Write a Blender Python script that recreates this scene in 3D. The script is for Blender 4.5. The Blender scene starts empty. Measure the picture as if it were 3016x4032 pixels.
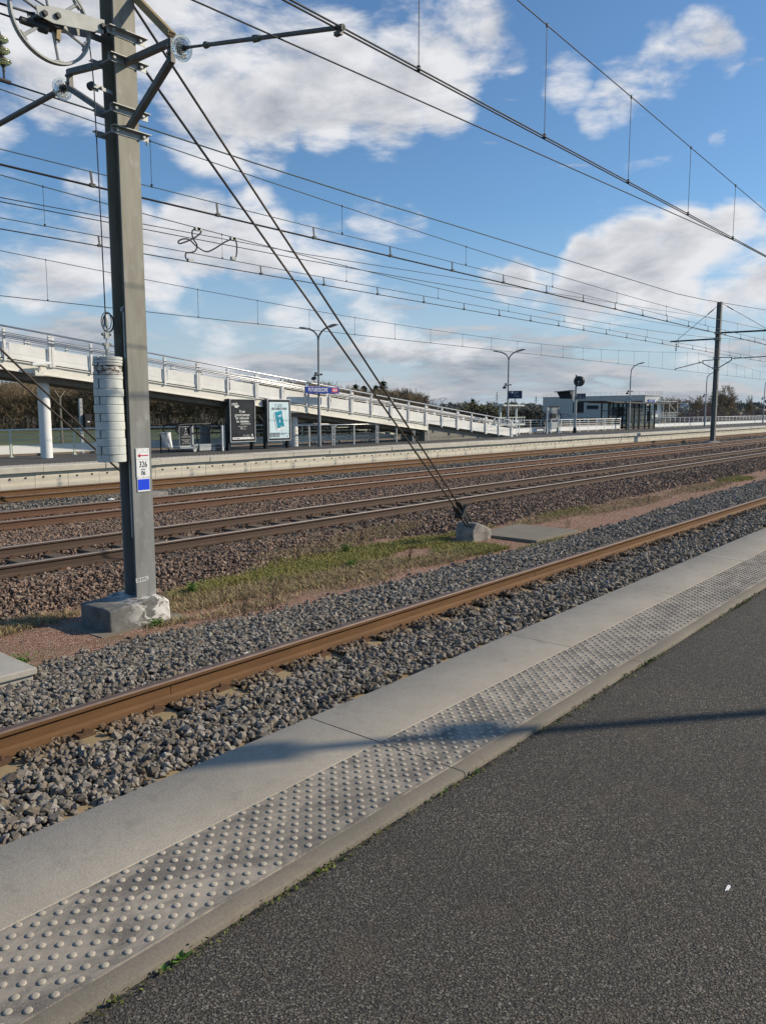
import bpy, bmesh, math, random
import numpy as np
from mathutils import Vector, Matrix, noise as mnoise

random.seed(7); RNG = np.random.default_rng(11)
S = bpy.context.scene
R = math.radians

# ------------------------------------------------------------------ camera
YAW, PITCH = R(39.842), R(7.334)
cam_d = bpy.data.cameras.new('camera'); cam = bpy.data.objects.new('camera', cam_d)
S.collection.objects.link(cam); S.camera = cam
fw = Vector((math.cos(YAW)*math.cos(PITCH), math.sin(YAW)*math.cos(PITCH), -math.sin(PITCH)))
rt = Vector((math.sin(YAW), -math.cos(YAW), 0)); up = rt.cross(fw)
cam.matrix_world = Matrix(((rt.x, up.x, -fw.x, 0), (rt.y, up.y, -fw.y, 0), (rt.z, up.z, -fw.z, 1.56), (0, 0, 0, 1)))
cam_d.sensor_fit = 'VERTICAL'; cam_d.sensor_height = 36; cam_d.lens = 36*3100/4032
cam_d.clip_start = .05; cam_d.clip_end = 20000

# ------------------------------------------------------------------ light and sky
SUN_EL = R(31); SUN_H = Vector((.775, -.632)).normalized()
sun_dir = Vector((SUN_H.x*math.cos(SUN_EL), SUN_H.y*math.cos(SUN_EL), math.sin(SUN_EL)))
sl = bpy.data.lights.new('sun', 'SUN'); sl.energy = 5.0; sl.angle = R(.55); sl.color = (1, .875, .69)
so = bpy.data.objects.new('sun', sl); S.collection.objects.link(so)
so.rotation_euler = sun_dir.to_track_quat('Z', 'Y').to_euler(); so.location = (0, -20, 40)
S.view_settings.view_transform = 'Standard'; S.view_settings.look = 'None'
S.view_settings.exposure = 0.0; S.view_settings.gamma = 1

W = bpy.data.worlds.new('World'); S.world = W; W.use_nodes = True
def build_world():
    nt = W.node_tree; N = nt.nodes; L = nt.links; N.clear()
    def nd(t, **k):
        n = N.new(t)
        for a, b in k.items(): setattr(n, a, b)
        return n
    def val(sock, v):
        if hasattr(v, 'links'): L.new(v, sock)
        else: sock.default_value = v
    def math_(op, a, b=0.0, clamp=False):
        n = nd('ShaderNodeMath', operation=op, use_clamp=clamp); val(n.inputs[0], a); val(n.inputs[1], b); return n.outputs[0]
    def ramp(v, a, b, c=0.0, d=1.0, t='SMOOTHSTEP'):
        n = nd('ShaderNodeMapRange', interpolation_type=t); val(n.inputs[0], v)
        for i, q in enumerate((a, b, c, d)): val(n.inputs[i+1], q)
        return n.outputs[0]
    def vmath(op, a, b=None):
        n = nd('ShaderNodeVectorMath', operation=op); val(n.inputs[0], a)
        if b is not None: val(n.inputs[1], b)
        return n
    def noise(vec, scale, detail=8, rough=.55, dist=0.0):
        n = nd('ShaderNodeTexNoise'); L.new(vec, n.inputs['Vector']); n.inputs['Scale'].default_value = scale
        n.inputs['Detail'].default_value = detail; n.inputs['Roughness'].default_value = rough; n.inputs['Distortion'].default_value = dist
        return n.outputs['Fac']
    tc = nd('ShaderNodeTexCoord'); D = tc.outputs['Generated']
    sx = nd('ShaderNodeSeparateXYZ'); L.new(D, sx.inputs[0]); z = sx.outputs['Z']
    # big clouds: positions in the sky given by azimuth / elevation (deg), angular radius (deg), weight
    blobs = [(60.3, 22.9, 5.2, 1), (55.1, 24.0, 4.2, 1), (61.2, 20.1, 3.0, 0.8), (51.9, 22.3, 4.0, 1), (51.1, 19.0, 3.5, 1), (48.3, 19.5, 3.3, 1), (47.4, 17.6, 1.8, 0.9), (44.5, 22.5, 5.0, 1),
             (43.9, 19.6, 2.7, 0.95), (39.8, 20.2, 3.3, 1), (37.6, 22.5, 3.5, 1), (35.6, 20.4, 2.4, 0.95), (34.1, 24.2, 3.1, 1), (38.2, 25.2, 2.8, 0.9), (47.0, 24.6, 3.4, 0.9),
             (66.1, 18.7, 3.2, 0.74), (27.3, 20.8, 1.7, 0.78), (25.4, 19.2, 1.5, 0.74), (23.7, 20.1, 2.1, 0.84), (21.2, 21.2, 2.2, 0.82), (19.3, 22.4, 2.0, 0.84), (17.8, 21.3, 1.4,
             0.78), (21.8, 23.2, 1.2, 0.66), (31.3, 22.3, 1.3, 0.66), (17.9, 16.8, 0.6, 0.45), (17.6, 17.5, 0.6, 0.45), (63.3, 12.1, 3.2, 0.9), (59.9, 13.2, 2.2, 0.85), (62.4, 9.4,
             3.9, 0.9), (57.7, 11.1, 3.0, 0.9), (55.7, 8.9, 2.6, 0.81), (52.6, 11.4, 3.1, 0.9), (48.5, 11.3, 3.2, 0.9), (44.0, 11.4, 2.7, 0.85), (40.7, 12.3, 2.7, 0.85), (38.1,
             12.6, 1.7, 0.77), (42.0, 9.5, 2.7, 0.72), (48.4, 13.6, 1.5, 0.74), (31.0, 9.1, 1.7, 0.72), (32.3, 9.5, 1.2, 0.74), (26.0, 10.6, 1.1, 0.67), (25.1, 9.2, 2.3, 0.85),
             (22.4, 10.0, 2.6, 0.9), (19.5, 10.4, 2.5, 0.9), (16.7, 10.5, 2.4, 0.9), (14.5, 9.5, 2.7, 0.9), (20.3, 8.1, 2.5, 0.81), (16.0, 7.3, 2.8, 0.81), (26.2, 7.5, 2.0, 0.74),
             (61.0, 7.5, 1.9, 0.74), (64.4, 6.1, 2.7, 0.5), (51.1, 6.3, 3.9, 0.52), (45.7, 6.1, 3.9, 0.52), (39.8, 6.4, 3.6, 0.52), (34.2, 6.7, 3.3, 0.52), (30.0, 6.3, 3.2, 0.46),
             (56.7, 5.2, 3.1, 0.46), (23.1, 5.8, 3.8, 0.46), (17.3, 5.0, 3.6, 0.46)]
    F = None
    for az, el, r, w in blobs:
        az, el, r = R(az), R(el), R(r)
        c = (math.cos(az)*math.cos(el), math.sin(az)*math.cos(el), math.sin(el))
        d = vmath('DOT_PRODUCT', D, c).outputs['Value']
        m = ramp(d, math.cos(r*1.45), math.cos(r*.25), 0, w)
        F = m if F is None else math_('MAXIMUM', F, m)
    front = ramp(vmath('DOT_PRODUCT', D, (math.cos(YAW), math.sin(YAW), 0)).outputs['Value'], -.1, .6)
    low = math_('SUBTRACT', math_('MULTIPLY', ramp(z, .04, .17, 1.06, .45), front), .45)                       # streaky low layer towards the horizon, left out behind the camera to deepen shade
    st = vmath('MULTIPLY', D, (1, 1, 2.6)).outputs[0]
    st2 = vmath('MULTIPLY', D, (1, 1, 5.0)).outputs[0]
    n1 = noise(st, 6.0, 10, .59, .2)
    off = vmath('ADD', st, tuple(sun_dir*.05)).outputs[0]
    n1b = noise(off, 6.0, 10, .59, .2)
    n2 = noise(st2, 7.5, 9, .58, .2)
    off2 = vmath('ADD', st2, (0, 0, .06)).outputs[0]
    n2b = noise(off2, 7.5, 9, .58, .2)
    d1 = math_('ADD', math_('MULTIPLY', F, .95), math_('MULTIPLY', math_('SUBTRACT', n1, .5), 2.7))
    a1 = ramp(d1, .38, .98)
    thick1 = ramp(d1, .70, 1.30)
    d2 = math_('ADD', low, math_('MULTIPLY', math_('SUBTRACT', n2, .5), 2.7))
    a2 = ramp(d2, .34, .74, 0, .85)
    lit1 = math_('MULTIPLY', math_('SUBTRACT', n1, n1b), 3.2)
    lit2 = math_('MULTIPLY', math_('SUBTRACT', n2, n2b), 3.6)
    g1 = math_('ADD', math_('SUBTRACT', .92, math_('MULTIPLY', thick1, .42)), lit1, True)
    g2 = math_('ADD', .55, lit2, True)
    def mixc(f, c0, c1):
        n = nd('ShaderNodeMix', data_type='RGBA'); L.new(f, n.inputs[0]); val(n.inputs[6], c0); val(n.inputs[7], c1); return n.outputs[2]
    c1 = mixc(g1, (.30, .33, .40, 1), (.82, .83, .86, 1))
    c2 = mixc(g2, (.33, .39, .49, 1), (.78, .79, .83, 1))
    sky = nd('ShaderNodeTexSky', sky_type='NISHITA'); sky.sun_disc = False
    sky.sun_elevation = SUN_EL; sky.sun_rotation = math.atan2(SUN_H.x, SUN_H.y)
    sky.air_density = 1.0; sky.dust_density = .35; sky.ozone_density = 1.4; sky.altitude = 80
    tint = nd('ShaderNodeMix', data_type='RGBA', blend_type='MULTIPLY'); tint.inputs[0].default_value = 1; L.new(sky.outputs[0], tint.inputs[6]); tint.inputs[7].default_value = (.74, 1.0, 1.20, 1)
    hz = mixc(math_('MULTIPLY', ramp(z, -.02, .24, .95, 0), math_('ADD', math_('MULTIPLY', front, .6), .4)), tint.outputs[2], (4.3, 5.1, 6.0, 1))  # horizon haze also weakened in the unseen rear sky, for darker shade
    b0 = nd('ShaderNodeBackground'); L.new(hz, b0.inputs[0]); b0.inputs[1].default_value = .108
    b1 = nd('ShaderNodeBackground'); L.new(c1, b1.inputs[0]); b1.inputs[1].default_value = .98
    b2 = nd('ShaderNodeBackground'); L.new(c2, b2.inputs[0]); b2.inputs[1].default_value = .72
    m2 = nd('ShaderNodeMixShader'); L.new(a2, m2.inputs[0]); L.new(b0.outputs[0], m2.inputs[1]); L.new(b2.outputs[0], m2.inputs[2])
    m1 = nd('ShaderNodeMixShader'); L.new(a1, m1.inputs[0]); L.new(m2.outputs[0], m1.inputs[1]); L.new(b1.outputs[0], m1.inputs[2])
    o = nd('ShaderNodeOutputWorld'); L.new(m1.outputs[0], o.inputs[0])
build_world()

# ------------------------------------------------------------------ materials
class NT:
    def __init__(s, name):
        s.m = bpy.data.materials.new(name); s.m.use_nodes = True; s.t = s.m.node_tree; s.N = s.t.nodes; s.L = s.t.links
        s.b = s.N['Principled BSDF']; s.pos = s.N.new('ShaderNodeNewGeometry')
    def P(s): return s.pos.outputs['Position']
    def isl(s): return s.pos.outputs['Random Per Island']
    def n(s, t, **k):
        q = s.N.new(t)
        for a, b in k.items(): setattr(q, a, b)
        return q
    def put(s, sock, v):
        if hasattr(v, 'links'): s.L.new(v, sock)
        else:
            if isinstance(v, tuple) and len(v) == 3 and len(sock.default_value) == 4: v = v+(1,)
            sock.default_value = v
    def scale(s, v, k):
        q = s.n('ShaderNodeVectorMath', operation='MULTIPLY'); s.put(q.inputs[0], v); q.inputs[1].default_value = k; return q.outputs[0]
    def noise(s, scale, detail=4, rough=.55, vec=None, dist=0):
        q = s.n('ShaderNodeTexNoise'); s.L.new(vec or s.P(), q.inputs['Vector']); q.inputs['Scale'].default_value = scale
        q.inputs['Detail'].default_value = detail; q.inputs['Roughness'].default_value = rough; q.inputs['Distortion'].default_value = dist; return q.outputs['Fac']
    def vor(s, scale, out='Distance', feature='F1', vec=None):
        q = s.n('ShaderNodeTexVoronoi', feature=feature); s.L.new(vec or s.P(), q.inputs['Vector']); q.inputs['Scale'].default_value = scale; return q.outputs[out]
    def map(s, v, a, b, c=0., d=1., t='LINEAR'):
        q = s.n('ShaderNodeMapRange', interpolation_type=t); s.put(q.inputs[0], v)
        for i, x in enumerate((a, b, c, d)): q.inputs[i+1].default_value = x
        return q.outputs[0]
    def ramp(s, v, stops):
        q = s.n('ShaderNodeValToRGB'); s.put(q.inputs[0], v); e = q.color_ramp.elements
        while len(e) < len(stops): e.new(.5)
        for i, (p, c) in enumerate(stops): e[i].position = p; e[i].color = (*c, 1)
        return q.outputs[0]
    def mix(s, f, a, b, mode='MIX'):
        q = s.n('ShaderNodeMix', data_type='RGBA', blend_type=mode); s.put(q.inputs[0], f); s.put(q.inputs[6], a); s.put(q.inputs[7], b); return q.outputs[2]
    def math(s, op, a, b=0.):
        q = s.n('ShaderNodeMath', operation=op); s.put(q.inputs[0], a); s.put(q.inputs[1], b); return q.outputs[0]
    def xyz(s, v=None):
        q = s.n('ShaderNodeSeparateXYZ'); s.L.new(v or s.P(), q.inputs[0]); return q.outputs
    def bump(s, h, strength=.5, dist=.01):
        q = s.n('ShaderNodeBump'); s.put(q.inputs['Height'], h); q.inputs['Strength'].default_value = strength; q.inputs['Distance'].default_value = dist
        s.L.new(q.outputs[0], s.b.inputs['Normal'])
    def out(s, col, rough=.8, metal=0., spec=.3):
        s.put(s.b.inputs['Base Color'], col); s.put(s.b.inputs['Roughness'], rough); s.b.inputs['Metallic'].default_value = metal
        s.b.inputs['Specular IOR Level'].default_value = spec; return s.m

def plain(name, c, var=.25, scale=3., rough=.6, metal=0., fine=40., bump=0., spec=.3):
    t = NT(name); f = t.noise(scale, 5, .6); g = t.noise(fine, 3, .6)
    lo = tuple(x*(1-var) for x in c); hi = tuple(min(1, x*(1+var*.8)) for x in c)
    col = t.mix(t.map(f, .3, .7), lo, hi); col = t.mix(t.map(g, .25, .75, 0, .35), col, tuple(x*.72 for x in c))
    if bump: t.bump(g, bump, .01)
    return t.out(col, rough, metal, spec)

def m_asphalt(name, k=1.22):
    t = NT(name)
    wv = t.n('ShaderNodeVectorMath', operation='ADD'); nz = t.n('ShaderNodeTexNoise'); t.L.new(t.P(), nz.inputs['Vector']); nz.inputs['Scale'].default_value = 60; nz.inputs['Detail'].default_value = 2
    t.L.new(t.P(), wv.inputs[0]); t.L.new(t.scale(nz.outputs['Color'], (.016, .016, .016)), wv.inputs[1])
    def cells(sc):
        v = t.n('ShaderNodeTexVoronoi', feature='F1'); t.L.new(wv.outputs[0], v.inputs['Vector']); v.inputs['Scale'].default_value = sc; return v.outputs['Distance'], t.xyz(v.outputs['Color'])
    d1, c1 = cells(130); d2, c2 = cells(215)
    stops = [(0, (.045*k, .040*k, .033*k)), (.4, (.095*k, .085*k, .071*k)), (.8, (.155*k, .140*k, .117*k)), (1, (.29*k, .265*k, .225*k))]
    col = t.mix(t.map(c2[1], .35, .65), t.ramp(c1[0], stops), t.ramp(c2[0], stops))
    col = t.mix(t.map(c1[1], .8, 1, 0, .5), col, (.17*k, .125*k, .085*k))
    gap = t.math('MAXIMUM', t.map(d1, .42, .72, 0, .75), t.map(t.noise(95, 4, .65), .54, .68, 0, .7)); col = t.mix(gap, col, (.018*k, .016*k, .014*k))
    big = t.noise(1.1, 6, .62); col = t.mix(t.map(big, .35, .7, 0, .5), col, (.055*k, .051*k, .045*k))
    rust = t.noise(2.3, 4, .7); col = t.mix(t.map(rust, .56, .74, 0, .3), col, (.15*k, .11*k, .07*k))
    h = t.math('SUBTRACT', t.math('ADD', t.math('MULTIPLY', c1[2], .6), t.math('MULTIPLY', c2[2], .35)), gap); t.bump(h, 1.0, .007)
    return t.out(col, .85, 0, .3)

def m_concrete(name, c, stain=.5, rust=0., dark=.45, scale=1., island=0.):
    t = NT(name); f = t.noise(1.7*scale, 6, .65); g = t.noise(90, 3, .7); sp = t.noise(260, 2, .5)
    col = t.mix(t.map(f, .3, .75), tuple(x*1.08 for x in c), tuple(x*(1-.35*stain) for x in c))
    st = t.noise(5*scale, 7, .7, dist=.6); col = t.mix(t.map(st, .56, .74, 0, stain), col, tuple(x*dark for x in c))
    bl = t.noise(14*scale, 5, .7); col = t.mix(t.map(bl, .5, .72, 0, .32*min(1, stain*2)), col, tuple(x*.62 for x in c)); col = t.mix(t.map(g, .50, .70, 0, .5), col, tuple(x*.6 for x in c)); col = t.mix(t.map(sp, .60, .68, 0, .7), col, tuple(min(1, x*1.45) for x in c))
    if rust: col = t.mix(t.map(t.noise(3.1, 5, .6), .5, .75, 0, rust), col, (.34, .21, .11))
    if island: col = t.mix(t.map(t.isl(), 0, 1, 0, island), col, tuple(x*.7 for x in c))
    t.bump(t.math('ADD', g, st), .35, .004)
    return t.out(col, .85, 0, .25)

def m_tactile(name, c):   # dirt gathers between the studs, in broad irregular smears
    t = NT(name); f = t.noise(1.7, 6, .65); g = t.noise(90, 3, .7); sp = t.noise(260, 2, .5)
    col = t.mix(t.map(f, .3, .75), tuple(x*1.05 for x in c), tuple(x*.8 for x in c))
    z = t.xyz()[2]; st = t.noise(4.2, 7, .72, vec=t.scale(t.P(), (.8, 1.6, 1)), dist=.8)
    dirt = t.math('MULTIPLY', t.map(st, .40, .60, .15, .88), t.map(z, .0005, .0035, 1, .0))
    col = t.mix(dirt, col, (.11, .10, .09)); col = t.mix(t.map(g, .55, .75, 0, .3), col, tuple(x*.6 for x in c))
    col = t.mix(t.map(sp, .62, .7, 0, .6), col, tuple(min(1, x*1.4) for x in c)); t.bump(g, .3, .003)
    return t.out(col, .85, 0, .25)

def m_stone(name, pal, tint=None):
    t = NT(name); r = t.isl(); n = len(pal)
    col = t.ramp(r, [(i/(n-1), c) for i, c in enumerate(pal)])
    f = t.noise(55, 4, .65); col = t.mix(t.map(f, .35, .7, 0, .55), col, tuple(x*.5 for x in pal[n//2]))
    if tint: col = t.mix(t.map(t.noise(.8, 4, .6), .42, .7, 0, .75), col, tint, 'MIX')
    yv = t.math('ABSOLUTE', t.math('SUBTRACT', t.xyz()[1], 5.08)); col = t.mix(t.math('MULTIPLY', t.map(yv, .10, .38, .75, 0), t.map(f, .3, .6, .5, 1)), col, (.19, .115, .055))
    t.bump(t.noise(160, 3, .6), .35, .004)
    return t.out(col, .88, 0, .25)

def m_bed(name, a, b, scale=22):
    t = NT(name); v = t.n('ShaderNodeTexVoronoi', feature='F1'); t.L.new(t.P(), v.inputs['Vector']); v.inputs['Scale'].default_value = scale
    c = t.xyz(v.outputs['Color']); col = t.mix(c[0], a, b); col = t.mix(t.map(v.outputs['Distance'], .3, .7, 0, .85), col, tuple(x*.15 for x in a))
    t.bump(t.math('SUBTRACT', c[1], v.outputs['Distance']), 1, .03)
    return t.out(col, .9, 0, .2)

def m_rail(name, c, c2):
    t = NT(name); f = t.noise(6, 6, .65, vec=t.scale(t.P(), (.35, 1, 3))); g = t.noise(120, 3, .6)
    col = t.mix(t.map(f, .32, .7), c, c2); col = t.mix(t.map(g, .5, .75, 0, .5), col, tuple(x*.5 for x in c)); t.bump(g, .25, .003)
    return t.out(col, .78, .0, .3)

def m_path():
    t = NT('red_gravel'); v = t.n('ShaderNodeTexVoronoi', feature='F1'); t.L.new(t.P(), v.inputs['Vector']); v.inputs['Scale'].default_value = 75
    c = t.xyz(v.outputs['Color'])
    col = t.ramp(c[0], [(0, (.20, .105, .07)), (.5, (.39, .215, .142)), (.85, (.50, .32, .235)), (1, (.7, .58, .52))])
    col = t.mix(t.map(v.outputs['Distance'], .4, .8, 0, .8), col, (.05, .028, .02))
    gr = t.noise(1.0, 6, .7); col = t.mix(t.map(gr, .5, .72, 0, .65), col, (.15, .13, .06))
    t.bump(t.math('SUBTRACT', c[1], v.outputs['Distance']), .8, .012)
    return t.out(col, .9, 0, .2)

def m_glass(name='clear_glass', tint=(.75, .85, .85), a=.75, c=(.30, .34, .34), rg=.08):
    t = NT(name); tr = t.n('ShaderNodeBsdfTransparent'); tr.inputs[0].default_value = (*tint, 1)
    mx = t.n('ShaderNodeMixShader'); fr = t.n('ShaderNodeFresnel'); fr.inputs[0].default_value = 1.5
    t.L.new(t.map(fr.outputs[0], 0, 1, max(0, .9-a), 1), mx.inputs[0]); t.L.new(tr.outputs[0], mx.inputs[1]); t.L.new(t.b.outputs[0], mx.inputs[2])
    t.out(c, rg, 0, .5); t.L.new(mx.outputs[0], t.N['Material Output'].inputs[0]); return t.m

def m_insul(name, col):
    t = NT(name); t.out(col, .12, 0, .5); t.b.inputs['Transmission Weight'].default_value = .8; t.b.inputs['IOR'].default_value = 1.45; return t.m

def m_perf(name, c):     # perforated sheet: small round holes on a grid
    t = NT(name); v = t.n('ShaderNodeTexVoronoi', feature='F1'); t.L.new(t.P(), v.inputs['Vector']); v.inputs['Scale'].default_value = 34; v.inputs['Randomness'].default_value = 0
    tr = t.n('ShaderNodeBsdfTransparent'); mx = t.n('ShaderNodeMixShader'); t.L.new(t.map(v.outputs['Distance'], .30, .34, 1, 0), mx.inputs[0])
    t.out(c, .5); t.L.new(t.b.outputs[0], mx.inputs[1]); t.L.new(tr.outputs[0], mx.inputs[2]); t.L.new(mx.outputs[0], t.N['Material Output'].inputs[0]); return t.m

def m_leaf(name, cols, rough=.7, trans=.2):
    t = NT(name); n = len(cols); col = t.ramp(t.isl(), [(i/(n-1), c) for i, c in enumerate(cols)]); t.out(col, rough, 0, .2); return t.m

def m_weight():
    t = NT('weight_paint'); f = t.noise(3, 5, .6); col = t.mix(t.map(f, .3, .7), (.50, .52, .48), (.62, .63, .58))
    p = t.noise(16, 6, .72, vec=t.scale(t.P(), (1, 1, 1.6)), dist=.5); z = t.xyz()[2]
    worn = t.math('MULTIPLY', t.map(z, 1.93, 2.0, 0, 1), t.map(z, 2.05, 2.07, 1, .12))
    thr = t.math('MULTIPLY', t.map(p, .47, .52, 0, 1), worn)
    col = t.mix(thr, col, t.mix(t.map(f, .4, .6), (.12, .05, .03), (.05, .045, .04)))
    col = t.mix(t.map(p, .66, .69, 0, .9), col, (.08, .06, .05)); rr = t.noise(9, 4, .6, vec=t.scale(t.P(), (3, 3, .35))); col = t.mix(t.map(rr, .56, .72, 0, .45), col, (.30, .24, .17)); t.bump(p, .12, .004)
    return t.out(col, .55, 0, .35)

def m_block():
    t = NT('flaking_concrete'); f = t.noise(3.2, 7, .7, dist=.7); col = t.mix(t.map(f, .35, .65), (.10, .10, .095), (.21, .205, .19))
    w = t.noise(5.2, 7, .68, dist=1.2); x = t.xyz()[0]
    wm = t.math('MULTIPLY', t.map(w, .46, .50, 0, 1), t.map(x, 4.78, 5.12, .0, 1))
    col = t.mix(wm, col, (.62, .60, .56)); b = t.noise(7, 5, .6); col = t.mix(t.map(b, .62, .68, 0, .8), col, (.17, .14, .10))
    t.bump(t.math('ADD', f, w), .5, .012); return t.out(col, .85, 0, .25)

def m_pole():
    t = NT('grey_green_paint'); f = t.noise(1.6, 5, .6, vec=t.scale(t.P(), (6, 6, 1.2))); z = t.xyz()[2]
    hi = t.mix(t.map(f, .35, .65), (.205, .192, .148), (.275, .26, .21)); lo = t.mix(t.map(f, .35, .65), (.18, .182, .17), (.24, .242, .23))
    col = t.mix(t.map(z, 1.2, 2.4, 0, 1), lo, hi)
    s = t.noise(9, 5, .6, vec=t.scale(t.P(), (1, 1, .5))); col = t.mix(t.map(s, .60, .74, 0, .5), col, (.38, .37, .34))
    g = t.noise(120, 2, .6); t.bump(g, .08, .003); return t.out(col, .58, 0, .35)

def m_forest(name, c1, c2):
    t = NT(name); col = t.mix(t.isl(), c1, c2); return t.out(col, .9, 0, .1)

M = {}
M['asphalt'] = m_asphalt('asphalt_wearing_course'); M['asphalt_far'] = plain('asphalt_deck', (.080, .078, .074), .2, .8, .9, 0, 30)
M['slab'] = m_concrete('pale_concrete', (.40, .355, .288), .62, 0, .5); M['slabdirty'] = m_concrete('grimy_concrete', (.19, .168, .135), .6, .1, .5); M['tactile'] = m_tactile('tactile_concrete', (.385, .342, .28))
M['wallc'] = m_concrete('cast_concrete', (.66, .60, .48), .25, .18, .6, .6, .18); M['coping'] = m_concrete('coping_concrete', (.56, .52, .44), .5, .1, .5, .8)
M['oldc'] = m_concrete('weathered_concrete', (.25, .235, .20), .8, .15, .4, 1.2); M['slabm'] = m_concrete('mossy_slab_concrete', (.20, .18, .14), .5, 0, .5, 1.5)
M['paleblock'] = m_concrete('pale_block_concrete', (.40, .38, .33), .5, .1, .5, 2)
M['dark'] = plain('joint_hole_dark', (.03, .028, .026), .3, 4, .95)  # near-black backing behind the wall joints and discs for the tie holes
M['stoneA'] = m_stone('grey_ballast', [(.085, .077, .066), (.17, .155, .132), (.23, .212, .183), (.30, .28, .245), (.20, .155, .11), (.40, .375, .335), (.13, .118, .10), (.25, .22, .18)], None)
M['stoneB'] = m_stone('brown_ballast', [(.12, .085, .065), (.22, .15, .11), (.29, .18, .13), (.16, .118, .09), (.34, .24, .18), (.24, .19, .15), (.14, .10, .078), (.40, .32, .25)], None)
M['stoneD'] = m_stone('grey_brown_ballast', [(.11, .10, .085), (.21, .19, .16), (.28, .25, .215), (.16, .142, .12), (.34, .31, .265), (.22, .195, .16)], None)
M['bedA'] = m_bed('ballast_bed', (.075, .065, .053), (.14, .115, .09)); M['path'] = m_path()
M['railA'] = m_rail('rust_ochre', (.165, .086, .035), (.105, .055, .025)); M['railB'] = m_rail('rust_dark', (.068, .047, .034), (.092, .057, .040)); M['railC'] = m_rail('rust_red', (.130, .068, .041), (.095, .053, .035))
M['head'] = plain('worn_rail_head', (.17, .148, .142), .25, 8, .55, .35); M['headA'] = plain('dull_rail_head', (.13, .092, .078), .3, 8, .6, .2)
M['sleeper'] = m_concrete('ochre_sleeper', (.32, .245, .14), .5, .3, .5, 3); M['sleeperB'] = m_concrete('brown_sleeper', (.12, .096, .07), .5, .2, .5, 3)
M['clip'] = plain('rusty_steel', (.13, .075, .045), .3, 20, .75, .2)
M['pole'] = m_pole(); M['galv'] = plain('galvanised_steel', (.33, .34, .33), .25, 6, .5, .35, 60); M['darksteel'] = plain('dark_steel', (.055, .055, .055), .3, 8, .55, .3, 60)
M['armsteel'] = plain('arm_steel', (.16, .16, .15), .3, 8, .6, .3); M['strut'] = plain('ochre_strut', (.33, .25, .13), .25, 8, .6)
M['wheel'] = plain('weathered_wheel', (.40, .41, .39), .2, 5, .6, .1, 50); M['weight'] = m_weight(); M['cable'] = plain('steel_cable', (.045, .05, .06), .3, 30, .5, .4)
M['wire'] = plain('blackened_copper', (.030, .032, .036), .3, 10, .6, .2); M['verdi'] = plain('verdigris_copper', (.055, .085, .09), .3, 10, .6, .2)
M['guy'] = plain('guy_rod_steel', (.10, .082, .068), .3, 30, .5, .35); M['glassins'] = m_insul('glass_insulator', (.95, .99, .97)); M['glassins2'] = m_insul('yellow_glass_insulator', (.85, .83, .45))
M['block'] = m_block(); M['blockdark'] = plain('anchor_concrete', (.27, .25, .225), .45, 7, .85, 0, 30, .3)
M['white'] = plain('white_paint', (.78, .78, .76), .06, 3, .45); M['ramp'] = plain('white_ramp_paint', (.74, .73, .70), .10, 2, .45); M['beamw'] = plain('cream_beam_paint', (.74, .71, .63), .1, 2, .5)
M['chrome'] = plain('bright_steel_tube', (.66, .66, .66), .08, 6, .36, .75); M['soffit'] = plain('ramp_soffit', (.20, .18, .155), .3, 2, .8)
M['sgrey'] = plain('light_grey_steel', (.42, .43, .43), .12, 5, .45, .3); M['lamp'] = plain('lamp_grey', (.24, .25, .26), .15, 5, .5, .3)
M['signblue'] = plain('sign_blue', (.014, .042, .27), .06, 3, .35); M['signnavy'] = plain('sign_navy', (.018, .026, .085), .1, 3, .35); M['royal'] = plain('plate_blue', (.02, .07, .75), .05, 6, .4)
M['signwhite'] = plain('sign_white', (.84, .84, .82), .04, 3, .45); M['ink'] = plain('black_ink', (.02, .02, .022), .1, 5, .5); M['red'] = plain('arrow_red', (.55, .04, .10), .1, 5, .5); M['magenta'] = plain('logo_red', (.55, .06, .12), .1, 3, .4)
M['poster_dark'] = plain('dark_poster_print', (.032, .034, .037), .3, 3, .32); M['poster_pale'] = plain('pale_poster_print', (.62, .76, .80), .07, 2.5, .35); M['cyan'] = plain('teal_print', (.03, .30, .42), .35, 9, .35); M['greyprint'] = plain('grey_print', (.28, .32, .34), .5, 20, .5)
M['black'] = plain('black_frame', (.016, .015, .018), .2, 5, .4); M['plastic'] = m_glass('clear_plastic_bag', (.9, .9, .9), .45, (.8, .8, .8), .3); M['glass'] = m_glass('clear_glass', (.80, .87, .87), .87); M['rubber'] = plain('pale_rubber', (.6, .6, .58), .1, 5, .6)
M['perf'] = m_perf('perforated_white_sheet', (.78, .78, .75)); M['railing'] = plain('railing_white_green', (.60, .66, .58), .1, 3, .5)
M['grassf'] = plain('field_grass', (.080, .095, .040), .4, .35, .9, 0, 3); M['ground'] = plain('bare_ground', (.14, .12, .085), .4, .1, .95, 0, 2)
M['blade'] = m_leaf('grass_blades', [(.18, .20, .045), (.30, .29, .085), (.38, .31, .12), (.21, .24, .055), (.32, .28, .11), (.24, .20, .07)]); M['dryblade'] = m_leaf('dry_grass', [(.38, .29, .16), (.26, .19, .10), (.46, .37, .22), (.24, .22, .09)])
M['green'] = m_leaf('green_leaves', [(.05, .12, .02), (.09, .18, .03), (.13, .21, .05)]); M['moss'] = m_leaf('edge_moss', [(.10, .10, .02), (.06, .055, .03), (.17, .18, .03), (.09, .13, .03)])
M['stalk'] = m_leaf('dry_stalk', [(.10, .07, .05), (.16, .11, .08)]); M['bark'] = m_leaf('bare_bark', [(.15, .125, .09), (.23, .20, .155)]); M['twig'] = m_leaf('bare_twigs', [(.19, .15, .10), (.27, .215, .145), (.33, .27, .19)])
M['forest'] = m_forest('brown_wood', (.15, .112, .070), (.29, .225, .145)); M['pink'] = m_leaf('pinkish_twigs', [(.22, .15, .13), (.32, .23, .20), (.16, .11, .10)])
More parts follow.
